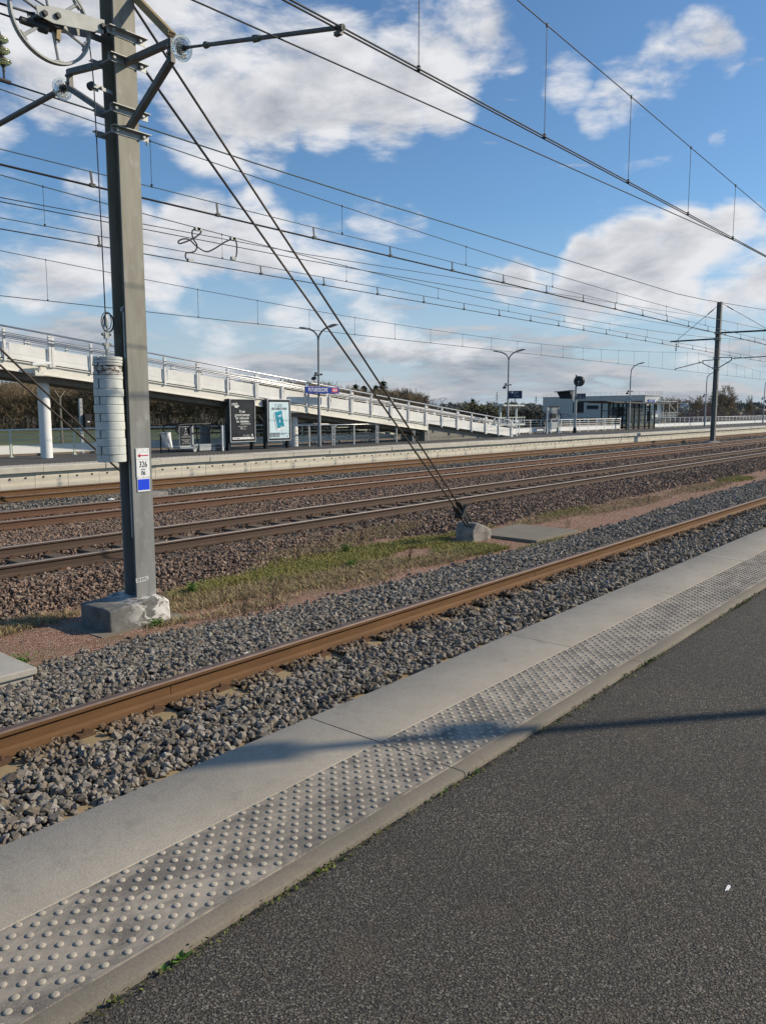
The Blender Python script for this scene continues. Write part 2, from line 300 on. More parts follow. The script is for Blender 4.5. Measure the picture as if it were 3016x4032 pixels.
M['needle'] = m_leaf('dark_needles', [(.02, .034, .018), (.034, .052, .026), (.05, .066, .034)]); M['ivy'] = m_leaf('olive_leaves', [(.08, .08, .035), (.13, .12, .055), (.17, .15, .08)])
M['hill'] = m_leaf('distant_trees', [(.12, .12, .10), (.20, .18, .145), (.16, .15, .12), (.10, .108, .092)]); M['hedge'] = m_leaf('scrub_and_shade', [(.016, .018, .012), (.03, .028, .02), (.045, .04, .028)])
M['cladding'] = plain('grey_cladding', (.58, .54, .475), .08, .5, .6); M['claddingw'] = plain('white_render', (.80, .78, .72), .06, .5, .7); M['window'] = plain('dark_window', (.012, .014, .018), .2, 2, .45, 0, 10, 0, .25)
M['lattice'] = plain('lattice_steel', (.20, .21, .23), .1, .5, .6); M['graff'] = plain('pale_spray_paint', (.50, .50, .50), .25, 3, .7); M['gwall'] = m_concrete('rough_wall', (.20, .165, .13), .6, .2, .5, .6)
M['tank'] = plain('pale_tank', (.52, .53, .52), .1, .5, .6); M['shroof'] = plain('dark_roof_sheet', (.075, .078, .08), .15, 3, .6); M['roof'] = plain('tile_roof', (.3, .2, .16), .2, 2, .8); M['yellow'] = plain('yellow_paint', (.65, .6, .05), .1, 5, .5)

# ------------------------------------------------------------------ mesh building
class MB:
    def __init__(s): s.v = []; s.f = []; s.m = []; s.cur = 0
    def face(s, vs, m=None): s.f.append(tuple(vs)); s.m.append(s.cur if m is None else m)
    def add(s, vs, fs, m=None):
        o = len(s.v); s.v += [tuple(map(float, p)) for p in vs]
        for f in fs: s.face([o+i for i in f], m)
        return s
    def box(s, x0, x1, y0, y1, z0, z1, m=None):
        return s.add([(x0, y0, z0), (x1, y0, z0), (x1, y1, z0), (x0, y1, z0), (x0, y0, z1), (x1, y0, z1), (x1, y1, z1), (x0, y1, z1)],
                     [(3, 2, 1, 0), (4, 5, 6, 7), (0, 1, 5, 4), (1, 2, 6, 5), (2, 3, 7, 6), (3, 0, 4, 7)], m)
    def obox(s, c, ax, ay, az, m=None):      # centre and three half-axis vectors
        c, ax, ay, az = map(Vector, (c, ax, ay, az)); vs = [c+ax*i+ay*j+az*k for k in (-1, 1) for i, j in ((-1, -1), (1, -1), (1, 1), (-1, 1))]
        return s.add(vs, [(3, 2, 1, 0), (4, 5, 6, 7), (0, 1, 5, 4), (1, 2, 6, 5), (2, 3, 7, 6), (3, 0, 4, 7)], m)
    def bar(s, p, q, w, h, upv=(0, 0, 1), m=None):
        p, q, u = Vector(p), Vector(q), Vector(upv); d = (q-p); L = d.length/2; d.normalize(); a = d.cross(u).normalized(); b = a.cross(d)
        return s.obox((p+q)/2, d*L, a*w/2, b*h/2, m)
    def extrude(s, prof, d, m=None, mf=None):   # closed profile of 3-D points, extruded by vector d
        n = len(prof); d = Vector(d); A = [Vector(p) for p in prof]; o = len(s.v)
        s.v += [tuple(p) for p in A]+[tuple(p+d) for p in A]
        for i in range(n):
            j = (i+1) % n; s.face((o+i, o+j, o+n+j, o+n+i), m if mf is None else mf(i))
        s.face([o+i for i in reversed(range(n))], m); s.face([o+n+i for i in range(n)], m); return s
    def tube(s, pts, r, n=6, m=None, closed=False, r1=None):
        pts = [Vector(p) for p in pts]; k = len(pts); o = len(s.v); pa = None
        for i, p in enumerate(pts):
            if closed: d = pts[(i+1) % k]-pts[i-1]
            else: d = pts[min(i+1, k-1)]-pts[max(i-1, 0)]
            d.normalize()
            if pa is None: a = d.orthogonal().normalized()
            else:
                a = pa-d*pa.dot(d)
                a = a.normalized() if a.length > 1e-6 else d.orthogonal().normalized()
            pa = a; b = d.cross(a); rr = r if r1 is None else r+(r1-r)*i/(k-1)
            for j in range(n):
                t = 2*math.pi*j/n; s.v.append(tuple(p+a*math.cos(t)*rr+b*math.sin(t)*rr))
        for i in range(k if closed else k-1):
            i2 = (i+1) % k
            for j in range(n):
                j2 = (j+1) % n; s.face((o+i*n+j, o+i*n+j2, o+i2*n+j2, o+i2*n+j), m)
        if not closed: s.face([o+j for j in reversed(range(n))], m); s.face([o+(k-1)*n+j for j in range(n)], m)
        return s
    def lathe(s, prof, c, ax=(0, 0, 1), n=16, m=None):  # prof: (radius, height along axis)
        ax = Vector(ax).normalized(); a = ax.orthogonal().normalized(); b = ax.cross(a); c = Vector(c); o = len(s.v); k = len(prof)
        for r, h in prof:
            for j in range(n):
                t = 2*math.pi*j/n; s.v.append(tuple(c+ax*h+a*math.cos(t)*r+b*math.sin(t)*r))
        for i in range(k-1):
            for j in range(n):
                j2 = (j+1) % n; s.face((o+i*n+j, o+i*n+j2, o+(i+1)*n+j2, o+(i+1)*n+j), m)
        s.face([o+j for j in reversed(range(n))], m); s.face([o+(k-1)*n+j for j in range(n)], m); return s
    def poly(s, pts, m=None): return s.add(pts, [tuple(range(len(pts)))], m)
    def build(s, name, mats, parent=None, smooth=False, bevel=0., seg=2):
        me = bpy.data.meshes.new(name); mats = mats if isinstance(mats, (list, tuple)) else [mats]
        off = wloc(parent) if parent is not None else Vector((0, 0, 0))
        me.from_pydata([(x-off.x, y-off.y, z-off.z) for x, y, z in s.v], [], s.f)
        for m in mats: me.materials.append(M[m] if isinstance(m, str) else m)
        me.polygons.foreach_set('material_index', s.m)
        if bevel:
            bm = bmesh.new(); bm.from_mesh(me); bmesh.ops.remove_doubles(bm, verts=bm.verts, dist=1e-5)
            es = [e for e in bm.edges if e.is_manifold and e.calc_face_angle(0) > .5]
            bmesh.ops.bevel(bm, geom=es, offset=bevel, segments=seg, affect='EDGES', profile=.5); bm.to_mesh(me); bm.free()
        if smooth:
            me.polygons.foreach_set('use_smooth', [True]*len(me.polygons))
            if smooth != 1: me.set_sharp_from_angle(angle=R(smooth))
        me.update(); o = bpy.data.objects.new(name, me); S.collection.objects.link(o)
        if parent is not None: o.parent = parent
        return o
def wloc(o):
    v = Vector((0, 0, 0))
    while o is not None: v += o.location; o = o.parent
    return v
def tag(o, label=None, cat=None, group=None, kind=None):
    for k, v in (('label', label), ('category', cat), ('group', group), ('kind', kind)):
        if v: o[k] = v
    return o
def thing(name, label, cat, base, group=None):
    o = bpy.data.objects.new(name, None); S.collection.objects.link(o); o.location = base; o.empty_display_size = .2
    return tag(o, label, cat, group)
def struct(o): o['kind'] = 'structure'; return o
def kids(o): return [c for c in S.collection.objects if c.parent is o]
def copy_tree(o, loc=None, parent=None, ch=None):
    c = o.copy(); S.collection.objects.link(c)
    if parent is not None: c.parent = parent
    if loc is not None: c.location = loc
    for k in (ch[o] if ch else kids(o)): copy_tree(k, None, c, ch)
    return c
def tree_map(o, d=None):
    d = {} if d is None else d; d[o] = kids(o)
    for k in d[o]: tree_map(k, d)
    return d
_fc = {}
def text_into(mb, txt, origin, right, upv, size, m=None, align='CENTER', shear=0., ext=.0015, bold=0., squeeze=1.):
    cu = bpy.data.curves.new('t', 'FONT'); cu.body = txt; cu.size = size; cu.align_x = align; cu.align_y = 'CENTER'; cu.shear = shear; cu.offset = bold; cu.resolution_u = 3
    ob = bpy.data.objects.new('t', cu); S.collection.objects.link(ob); dg = bpy.context.evaluated_depsgraph_get(); dg.update()
    me = ob.evaluated_get(dg).to_mesh(); r, u = Vector(right), Vector(upv); n = r.cross(u)
    vs = [Vector(origin)+r*v.co.x*squeeze+u*v.co.y+n*ext for v in me.vertices]; mb.add(vs, [tuple(p.vertices) for p in me.polygons], m)
    ob.evaluated_get(dg).to_mesh_clear(); bpy.data.objects.remove(ob); bpy.data.curves.remove(cu); return mb
def np_mesh(name, V, Fc, mats, nv, mi=None, parent=None, smooth=False):   # V (n,3); Fc (m,nv)
    me = bpy.data.meshes.new(name); me.vertices.add(len(V)); me.vertices.foreach_set('co', np.asarray(V, np.float32).ravel())
    k = len(Fc); me.loops.add(k*nv); me.polygons.add(k); me.loops.foreach_set('vertex_index', np.asarray(Fc, np.int32).ravel())
    me.polygons.foreach_set('loop_start', np.arange(0, k*nv, nv, dtype=np.int32))
    for m in (mats if isinstance(mats, (list, tuple)) else [mats]): me.materials.append(M[m])
    if mi is not None: me.polygons.foreach_set('material_index', np.asarray(mi, np.int32))
    if not smooth: me.polygons.foreach_set('use_smooth', np.zeros(k, bool))
    me.update(calc_edges=True); o = bpy.data.objects.new(name, me); S.collection.objects.link(o)
    if parent is not None: o.parent = parent
    return o
def grid_sheet(name, xs, ys, zf, mat, smooth=True):
    xs, ys = list(xs), list(ys); vs = [(x, y, zf(x, y)) for x in xs for y in ys]; n = len(ys)
    mb = MB(); mb.add(vs, [(i*n+j, (i+1)*n+j, (i+1)*n+j+1, i*n+j+1) for i in range(len(xs)-1) for j in range(n-1)]); return mb.build(name, mat, None, smooth)

# ------------------------------------------------------------------ track geometry (rail top z = -.55; near platform top z = 0)
RAIL_Y = {'A': (3.70, 5.165), 'B': (10.83, 12.33), 'C': (15.24, 16.76), 'D': (19.68, 21.14)}
def edgeA(x): return np.interp(x, (0, 3.5, 5.4, 6.2, 8, 10, 12, 15, 17.3, 21, 25, 30, 60), (6.9, 7.24, 7.26, 7.04, 7.0, 6.97, 6.97, 6.95, 6.97, 7.25, 7.37, 7.46, 7.5))
def toeB(x): return np.interp(x, (0, 4, 7, 8, 11.6, 13.2, 22, 34), (9.3, 9.25, 9.1, 9.1, 9.75, 9.05, 9.05, 8.9))
def gz(x, y):
    a, b = edgeA(x), toeB(x); y = np.asarray(y, float)
    z = np.where(y < a, np.interp((y-6.0)/np.maximum(a-6.0, .3), (0, 1), (-.752, -.90)), -.90)
    z = np.where(y > b, np.interp(y-b, (0, .95), (-.90, -.748)), z)
    z = np.where(np.abs(y-4.36) < .62, -.712, z)
    z = np.where((y > 11.0) & (y < 12.15), -.80, z); z = np.where((y > 15.4) & (y < 16.6), -.785, z)
    return np.where(y > 17.3, np.interp(y, (17.3, 18.2, 19.4, 30), (-.748, -.79, -.73, -.73)), z)

struct(grid_sheet('ground', [-3000, -60, -10, 30, 60, 120, 300, 3000], [-3000, -20, 2, 28, 60, 300, 3000], lambda x, y: -1.25, 'ground', False))
xs = np.concatenate([np.arange(-6, 40, .5), np.arange(40, 320, 4)]); ys = np.concatenate([np.arange(2.74, 6, .3), np.arange(6, 11, .1), np.arange(11, 22.1, .15)])
struct(grid_sheet('trackbed', xs, ys, lambda x, y: float(gz(x, y))-.03, 'bedA'))
mb = MB(); prev = None
for x in np.concatenate([np.arange(-6, 40, .25), np.arange(40, 320, 4)]):
    a, b = edgeA(x)-.25, toeB(x)+.35; row = []
    for k in range(9):
        y = a+(b-a)*k/8; row.append(len(mb.v)); mb.v.append((x, y, -.905+.02*mnoise.noise((x*.9, y*.9, 0))+(.0 if 0 < k < 8 else -.03)))
    if prev:
        for k in range(8): mb.face((prev[k], row[k], row[k+1], prev[k+1]))
    prev = row
struct(mb.build('gravel_path', 'path', None, True))
# grass field behind the far platform
struct(MB().box(-40, 75, 33, 260, -1.4, -1.2).build('field', 'grassf'))

# near platform -----------------------------------------------------------------
mb = MB(); GR, GD = .004, .006
for k in range(-4, 60):
    x0, x1 = 2.728+1.972*k+.004, 2.728+1.972*(k+1)-.004; dz = random.uniform(-.0012, .0012)
    ch = .008
    prof = [(1.812, -.16), (1.812, -ch), (1.812+ch, 0), (1.89-GR, 0), (1.89, -GD), (1.89+GR, 0), (2.30-GR, 0), (2.30, -GD), (2.30+GR, 0), (2.775-ch, 0), (2.775, -ch), (2.775, -.16)]
    mb.extrude([(x0, y, z+dz) for y, z in prof], (x1-x0, 0, 0), mf=lambda i: 1 if 4 <= i <= 6 else (2 if i < 4 else 0))
sv, sf = [], []
prof = [(.0125, 0), (.0118, .0022), (.0085, .0042), (.004, .005)]
for k in range(11):
    y = 2.281-.0363*k; i = np.arange(-30, 900); X = 1.069+.0736*i+(.0368 if k % 2 else 0); X = X[(X > -1) & (X < 62)]
    for x in X:
        n = 12 if x < 8 else 6; mb.lathe(prof, (x, y, 0), n=n, m=3)
o = struct(mb.build('platform_edging', ['slab', 'tactile', 'slabdirty', 'slab'], None, 50))
struct(MB().box(-20, 120, 2.62, 2.70, -1.0, -.10).build('platform_face', 'oldc'))
struct(grid_sheet('asphalt_platform', np.arange(-12, 121, 1.0), [-14, -8, -4, -2, -1, 0, .6, 1.2, 1.6, 1.76, 1.85], lambda x, y: -.012-.006*abs(mnoise.noise((x*.7, y*.7, 3)))-(.02 if y > 1.8 else 0), 'asphalt'))
struct(MB().box(-20, 120, -14, 2.6, -1.0, -.2).build('platform_fill', 'oldc'))

# far platform ---------------------------------------------------------------------
struct(MB().box(-10, 260, 22.75, 27.15, -.3, -.006).build('far_platform_deck', 'asphalt_far'))
mb = MB()
for k in range(-4, 110):
    x0 = 1.2+1.97*k; dz = random.uniform(-.012, .006); dy = random.uniform(-.012, .012)
    mb.extrude([(x0+.012, y, z) for y, z in ((21.86+dy, -.165+dz), (21.85+dy, -.015+dz), (21.87+dy, dz), (22.30, dz), (22.76, dz), (22.76, -.17))], (1.946, 0, 0), mf=lambda i: 0)
for k in range(5):
    for x in np.arange(6, 60, .16): mb.box(x+(.08 if k % 2 else 0), x+.03+(.08 if k % 2 else 0), 22.36+.08*k, 22.39+.08*k, 0, .006, 1)
struct(mb.build('far_platform_edging', ['coping', 'slab']))
mb = MB()
for k in range(0, 200):
    x0 = k*1.0-.15; d = random.uniform(0, .008)
    mb.box(x0+.006, x0+.994, 21.97+d, 22.2, -1.0, -.15, 0)
    for hx in (.27, .75):
        if x0 < 110: mb.lathe([(.028, 0), (.028, .02)], (x0+hx+random.uniform(-.02, .02), 21.975+d, -.335+random.uniform(-.012, .012)), (0, -1, 0), 8, 1)
mb.box(-5, 200, 22.03, 22.19, -1.0, -.14, 1)
tag(mb.build('platform_wall', ['wallc', 'dark']), 'long pale concrete panel wall with tie holes holding up the far platform', 'wall')

# ------------------------------------------------------------------ rails, sleepers, ballast
half = [(.075, 0), (.075, .011), (.030, .026), (.010, .045), (.009, .120), (.034, .134), (.036, .158), (.028, .170), (.014, .172)]
RPROF = half+[(-y, z) for y, z in reversed(half)]
def rail(y, mats, label, x0=-10, x1=300):
    mb = MB(); n = len(RPROF)
    head = {6, 7, 8, 9, 10}
    xs_ = [x0]+list(np.arange(0, 60, 6))+[x1]
    for a, b in zip(xs_[:-1], xs_[1:]): mb.extrude([(a, y+p, -.722+q) for p, q in RPROF], (b-a, 0, 0), mf=lambda i: 1 if i in head else 0)
    if mats[0] == 'railA':                                   # weld marks in the rusty web
        for xw in (3.55, 9.4): mb.box(xw, xw+.035, y-.0125, y-.0085, -.70, -.60)
    o = mb.build('rail', mats); return tag(o, label, 'rail')
rail(RAIL_Y['A'][0], ['railA', 'headA'], 'rusty rail hidden right under the edge of the near platform')
rail(RAIL_Y['A'][1], ['railA', 'headA'], 'ochre rusty rail nearest the camera, running through grey ballast beside the near platform')
rail(RAIL_Y['B'][0], ['railB', 'head'], 'dark brown rail just behind the grassy strip, nearer rail of its track')
rail(RAIL_Y['B'][1], ['railB', 'head'], 'dark brown rail with the shiniest silver head, third rail counted from the near platform')
rail(RAIL_Y['C'][0], ['railC', 'head'], 'reddish rusty rail in front of its close twin, nearer rail of the third track')
rail(RAIL_Y['C'][1], ['railC', 'head'], 'reddish rusty rail bordering the grey ballast in front of the far platform track')
rail(RAIL_Y['D'][0], ['railA', 'headA'], 'ochre rail half buried in grey ballast on the far platform track')
rail(RAIL_Y['D'][1], ['railA', 'headA'], 'ochre rail lying closest to the far concrete platform wall')

def make_sleeper(tr, mat, label, group, yc, ln):
    r = thing('sleeper', label, 'sleeper', (0, yc, -.725), group)
    mb = MB(); mb.extrude([(x, yc-ln/2, -.73+z) for x, z in ((-.15, -.14), (.15, -.14), (.115, 0), (-.115, 0))], (0, ln, 0)); mb.build('concrete_beam', mat, r, bevel=.012)
    fm = None
    for ry in RAIL_Y[tr]:
        for sd in (-1, 1):
            y = ry+sd*.105
            if fm is None:
                mb = MB(); mb.box(-.062, .062, y-.055, y+.05, -.728, -.708); mb.lathe([(.017, 0), (.017, .012), (.011, .014), (.011, .030)], (0, y, -.71), n=6); mb.lathe([(.015, 0), (.015, .016)], (0, y, -.706), n=6)
                fm = mb.build('fastening', 'clip', r); fy = y
            else:
                c = fm.copy(); S.collection.objects.link(c); c.parent = r; c.location = (0, y-fy, 0)
    return r
def lay(tr, mat, label, group, x0, n, yc, ln, step=.6):
    r = make_sleeper(tr, mat, label, group, yc, ln); ch = tree_map(r); r.location.x = x0
    for i in range(1, n):
        c = copy_tree(r, (x0+step*i+random.uniform(-.02, .02), yc, -.725), None, ch)
    mb = MB()
    for i in range(n, n+110):
        x = x0+step*i; mb.box(x-.12, x+.12, yc-ln/2, yc+ln/2, -.85, -.727)
        for ry in RAIL_Y[tr]:
            for sd in (-1, 1): mb.box(x-.05, x+.05, ry+sd*.1-.05, ry+sd*.1+.05, -.727, -.695)
    return mb
far_mb = [lay('A', 'sleeper', 'ochre stained concrete sleeper under the near platform track', 'sleepers under the near platform track', .95, 60, 4.43, 2.5),
          lay('B', 'sleeperB', 'brown concrete sleeper under the dark rails behind the grassy strip', 'sleepers under the second track', 4.4, 74, 11.58, 2.5),
          lay('C', 'sleeperB', 'brown concrete sleeper under the reddish rails of the third track', 'sleepers under the third track', 6.2, 74, 16.0, 2.5),
          lay('D', 'sleeperB', 'half buried sleeper of the track along the far platform', 'sleepers under the far platform track', 8.6, 60, 20.41, 2.5)]
mb = MB()
for q in far_mb: mb.add(q.v, q.f)
o = mb.build('distant_sleepers', 'sleeperB'); tag(o, 'rows of sleepers far down the tracks near the vanishing point', 'sleepers', None, 'stuff')

def rock_templates(n, pts, squash):
    T = []
    for i in range(n):
        bm = bmesh.new(); rs = random.Random(100+i+pts)
        for k in range(pts):
            v = Vector((rs.gauss(0, 1), rs.gauss(0, 1), rs.gauss(0, 1))).normalized()
            bm.verts.new((v.x*rs.uniform(.8, 1.1), v.y*rs.uniform(.65, .95), v.z*squash*rs.uniform(.8, 1.1)))
        r = bmesh.ops.convex_hull(bm, input=bm.verts); bmesh.ops.triangulate(bm, faces=bm.faces)
        loose = [v for v in bm.verts if not v.link_faces]
        if loose: bmesh.ops.delete(bm, geom=loose, context='VERTS')
        bm.verts.index_update(); T.append((np.array([v.co[:] for v in bm.verts]), np.array([[v.index for v in f.verts] for f in bm.faces]))); bm.free()
    return T
ROCK_HI, ROCK_LO = rock_templates(22, 15, .72), rock_templates(14, 8, .75)
def rand_rot(n, tilt):
    a = RNG.uniform(0, 2*np.pi, n); b = RNG.normal(0, tilt, n); c = RNG.normal(0, tilt, n)
    ca, sa, cb, sb, cc, sc = np.cos(a), np.sin(a), np.cos(b), np.sin(b), np.cos(c), np.sin(c)
    Z = np.zeros(n); O = np.ones(n)
    Rz = np.array([[ca, -sa, Z], [sa, ca, Z], [Z, Z, O]]); Rx = np.array([[O, Z, Z], [Z, cb, -sb], [Z, sb, cb]]); Ry = np.array([[cc, Z, sc], [Z, O, Z], [-sc, Z, cc]])
    mm = lambda A, B: np.einsum('ijn,jkn->ikn', A, B)
    return mm(Rx, mm(Ry, Rz))
def stones(name, P, size, mat, T, tilt=.6):
    n = len(P); which = RNG.integers(0, len(T), n); Rm = rand_rot(n, tilt); V, Fs, o = [], [], 0
    for k, (tv, tf) in enumerate(T):
        idx = np.where(which == k)[0]
        if not len(idx): continue
        q = np.einsum('ijn,vj->nvi', Rm[:, :, idx], tv)*size[idx][:, None, None]+P[idx][:, None, :]
        V.append(q.reshape(-1, 3)); Fs.append((tf[None]+(np.arange(len(idx))*len(tv))[:, None, None]+o).reshape(-1, 3)); o += len(idx)*len(tv)
    return np_mesh(name, np.concatenate(V), np.concatenate(Fs), mat, 3)
def scatter(x0, x1, y0, y1, dens):
    n = int((x1-x0)*(y1-y0)*dens); return RNG.uniform(x0, x1, n), RNG.uniform(y0, y1, n)
def in_view(x, y, ml=1.0, mr=2.5): return (x > .44*y-ml) & (x < 4.0*y+mr)
def off_rails(x, y, tr, x0, clear=.05, plate=.22):
    ok = np.ones(len(x), bool)
    for ry in RAIL_Y[tr]:
        ok &= np.abs(y-ry) > .047+clear*.3
        ph = np.abs((x-x0+.3) % .6-.3); ok &= ~((ph < .115) & (np.abs(y-ry) < plate+RNG.uniform(-.06, .05, len(x))))
    return ok
def lay_stones(name, label, mat, parts, T, kind='ballast'):
    P, Sz = [], []
    for (x, y, s, dz) in parts:
        P.append(np.stack([x, y, gz(x, y)+dz], 1)); Sz.append(s)
    o = stones(name, np.concatenate(P), np.concatenate(Sz), mat, T); return tag(o, label, kind, None, 'stuff')
def sz(n, m, lo=.55, hi=1.9): return np.clip(m*np.exp(RNG.normal(0, .42, n)), m*lo, m*hi)
# grey ballast of the near track, dense where it is close
parts = []
for (a, b, dens, m) in ((.8, 7, 1500, .0238), (7, 14, 1000, .0262), (14, 30, 560, .031), (30, 60, 240, .042)):
    x, y = scatter(a, b, 3.85, 8.2, dens)
    ed = edgeA(x)+RNG.normal(0, .09, len(x)); ok = (y < ed) & in_view(x, y, 1.2, 3) & off_rails(x, y, 'A', .95, .05, .40)
    ok &= ~((x > 4.5) & (x < 5.5) & (y > 7.72)) & ~((x > 11.9) & (x < 14.8) & (y > 7.02)) & ~((x < 3.30) & (y > 6.76) & (y < 7.6))
    x, y = x[ok], y[ok]; near = np.exp(-((y-5.165)/.18)**2)
    lift = RNG.uniform(-.018, .022, len(x))+.012*np.array([mnoise.noise((q*1.3, w*1.3, 5)) for q, w in zip(x, y)])+.026*np.where(y > 5.24, np.exp(-((y-5.7)/.5)**2), 0)
    lift = lift+.030*np.exp(-((y-5.03)/.10)**2)
    parts.append((x, y, sz(len(x), m)*(1-.25*np.exp(-((y-5.06)/.07)**2)), lift))
lay_stones('near_ballast', 'angular grey ballast stones heaped around the near track', 'stoneA', parts, ROCK_HI)
parts = []
for (a, b, dens, m) in ((2.5, 12, 950, .026), (12, 24, 520, .031), (24, 48, 220, .042), (48, 95, 70, .065)):
    x, y = scatter(a, b, 8.7, 17.75, dens)
    ok = (y > toeB(x)+RNG.normal(0, .12, len(x))-.05) & in_view(x, y, 1.2, 4) & (y < 17.3+RNG.normal(0, .25, len(x)))
    ok &= off_rails(x, y, 'B', 4.4, .04, .19) & off_rails(x, y, 'C', 6.2, .04, .19)
    ph = np.abs((x-4.4+.3) % .6-.3); ok &= ~((ph < .13) & (y > 11.0) & (y < 12.2) & (RNG.uniform(0, 1, len(x)) < .8))
    x, y = x[ok], y[ok]; parts.append((x, y, sz(len(x), m), RNG.uniform(-.016, .022, len(x))))
lay_stones('brown_ballast', 'rusty brown ballast stones under and between the two middle tracks', 'stoneB', parts, ROCK_LO)
parts = []
for (a, b, dens, m) in ((6, 18, 620, .030), (18, 34, 320, .038), (34, 70, 110, .055), (70, 110, 45, .08)):
    x, y = scatter(a, b, 16.95, 21.9, dens)
    ok = (y > 17.15+RNG.normal(0, .2, len(x))) & in_view(x, y, 1.5, 5) & off_rails(x, y, 'D', 8.6, .03, .12) & ((y < 19.6) | (RNG.uniform(0, 1, len(x)) < .5))
    x, y = x[ok], y[ok]; parts.append((x, y, sz(len(x), m), RNG.uniform(-.016, .02, len(x))))
lay_stones('far_ballast', 'grey ballast stones between the third track and the far platform', 'stoneD', parts, ROCK_LO)
# stray pale pebbles on the red path
x = RNG.uniform(1.5, 26, 900); y = edgeA(x)+RNG.uniform(0, 1, 900)*(toeB(x)-edgeA(x)); ok = ~((x > 4.4) & (x < 5.6) & (y > 7.7)); x, y = x[ok], y[ok]
tag(stones('pebbles', np.stack([x, y, np.full(len(x), -.892)], 1), sz(len(x), .010, .4, 3), 'stoneA', ROCK_LO), 'small loose stones strewn over the red gravel path', 'pebbles', None, 'stuff')
for (px, py, pz, s, lab) in ((4.706, 5.60, -.715, .035, 'small white scrap of paper lying in the ballast beside the near rail'), (11.13, 18.5, -.755, .13, 'white scrap caught in the ballast in front of the far platform track')):
    mb = MB(); n = 7; mb.add([(px+s*math.cos(t)*random.uniform(.6, 1), py+s*.6*math.sin(t), pz+random.uniform(0, .3)*s) for t in np.linspace(0, 5.5, n)]+[(px, py, pz+s*.45)], [(i, (i+1) % n, n) for i in range(n)]); tag(mb.build('paper_scrap', 'signwhite'), lab, 'litter')
mb = MB(); mb.add([(2.60+.032*math.cos(t)*random.uniform(.5, 1), .68+.007*math.sin(t)*random.uniform(.6, 1), -.0095) for t in np.linspace(0, 5.8, 11)], [tuple(range(11))]); tag(mb.build('white_splash', 'signwhite'), 'small white splash mark on the dark asphalt', 'stain')

# ------------------------------------------------------------------ blocks on the path
PX, PY0, PY1 = 5.19, 7.95, 8.21                                  # near mast, flange faces
r = thing('mast_foundation', 'flaking grey and white concrete footing block under the near mast', 'foundation', (5.0, 8.0, -.92))
prof = [(4.60, -.95), (5.40, -.95), (5.395, -.66), (5.30, -.60), (5.02, -.60), (4.92, -.635), (4.60, -.645)]
mb = MB(); mb.extrude([(x, 7.79, z) for x, z in prof], (0, .62, 0)); o = mb.build('concrete_block', 'block', r, bevel=.028, seg=3)
bm = bmesh.new(); bm.from_mesh(o.data); bmesh.ops.triangulate(bm, faces=bm.faces); bmesh.ops.subdivide_edges(bm, edges=bm.edges, cuts=4, use_grid_fill=True)
for v in bm.verts: v.co += Vector(mnoise.noise_vector(v.co*6))*.012+Vector(mnoise.noise_vector(v.co*19))*.006
bm.to_mesh(o.data); bm.free()
MB().extrude([(4.45, 7.70, -.93), (5.60, 7.70, -.93), (5.62, 8.5, -.93), (4.4, 8.5, -.93)], (0, 0, .035)).build('footing_slab', 'slabm', r)
r = thing('guy_anchor', 'pointed concrete anchor block holding the two guy rods', 'anchor', (12.6, 8.2, -.92))
prof = [(12.31, -.95), (12.93, -.95), (12.935, -.715), (12.47, -.54), (12.40, -.56), (12.305, -.70)]
mb = MB(); mb.extrude([(x, 8.06, z) for x, z in prof], (0, .42, 0)); o = mb.build('concrete_block', 'blockdark', r, bevel=.02, seg=3)
bm = bmesh.new(); bm.from_mesh(o.data); bmesh.ops.triangulate(bm, faces=bm.faces); bmesh.ops.subdivide_edges(bm, edges=bm.edges, cuts=3, use_grid_fill=True)
for v in bm.verts: v.co += Vector(mnoise.noise_vector(v.co*5))*.014+Vector(mnoise.noise_vector(v.co*17))*.008
bm.to_mesh(o.data); bm.free()
tag(MB().box(12.98, 14.7, 7.10, 8.5, -1.0, -.845).build('concrete_slab', 'slabm', None, False, .012), 'flat mossy concrete cover slab beside the pointed anchor block', 'slab')
r = thing('cable_chamber', 'concrete block with a projecting cap slab at the left edge of the path', 'concrete block', (2.9, 7.1, -1))
MB().box(1.6, 3.25, 6.82, 7.5, -1.05, -.80).build('body', 'paleblock', r, False, .01); MB().box(1.58, 3.275, 6.79, 7.53, -.80, -.735).build('cap', 'paleblock', r, False, .012)

# ------------------------------------------------------------------ near mast
mast = thing('catenary_mast', 'tall grey steel H-section mast standing on the flaking footing block', 'mast', (PX, 8.08, -.62))
t = .0175
prof = [(-.13, 0), (.13, 0), (.13, t), (.006, t), (.006, .26-t), (.13, .26-t), (.13, .26), (-.13, .26), (-.13, .26-t), (-.006, .26-t), (-.006, t), (-.13, t)]
MB().extrude([(PX+a, PY0+b, -.66) for a, b in prof], (0, 0, 9.6)).build('column', 'pole', mast)
def angle(mb, x0, x1, y, z, leg=.07, th=.008, sgn=-1):           # L-angle along X, flange against y, ledge sticking out at the top
    mb.box(x0, x1, min(y, y+sgn*th), max(y, y+sgn*th), z-leg, z); mb.box(x0, x1, min(y+sgn*th, y+sgn*leg), max(y+sgn*th, y+sgn*leg), z-th, z)
for z in (5.60, 5.33, 4.82, 4.60):
    mb = MB(); angle(mb, PX-.22, PX+.245, PY0-.001, z); angle(mb, PX-.245, PX+.22, PY1+.001, z, sgn=1)
    for x in (PX-.165, PX+.165):
        mb.tube([(x, PY0-.05, z-.035), (x, PY1+.05, z-.035)], .009, 6)
        for y in (PY0-.035, PY1+.035): mb.lathe([(.018, -.012), (.018, .012)], (x, y, z-.035), (0, 1, 0), 6)
    mb.build('clamp_bracket', 'galv', mast)
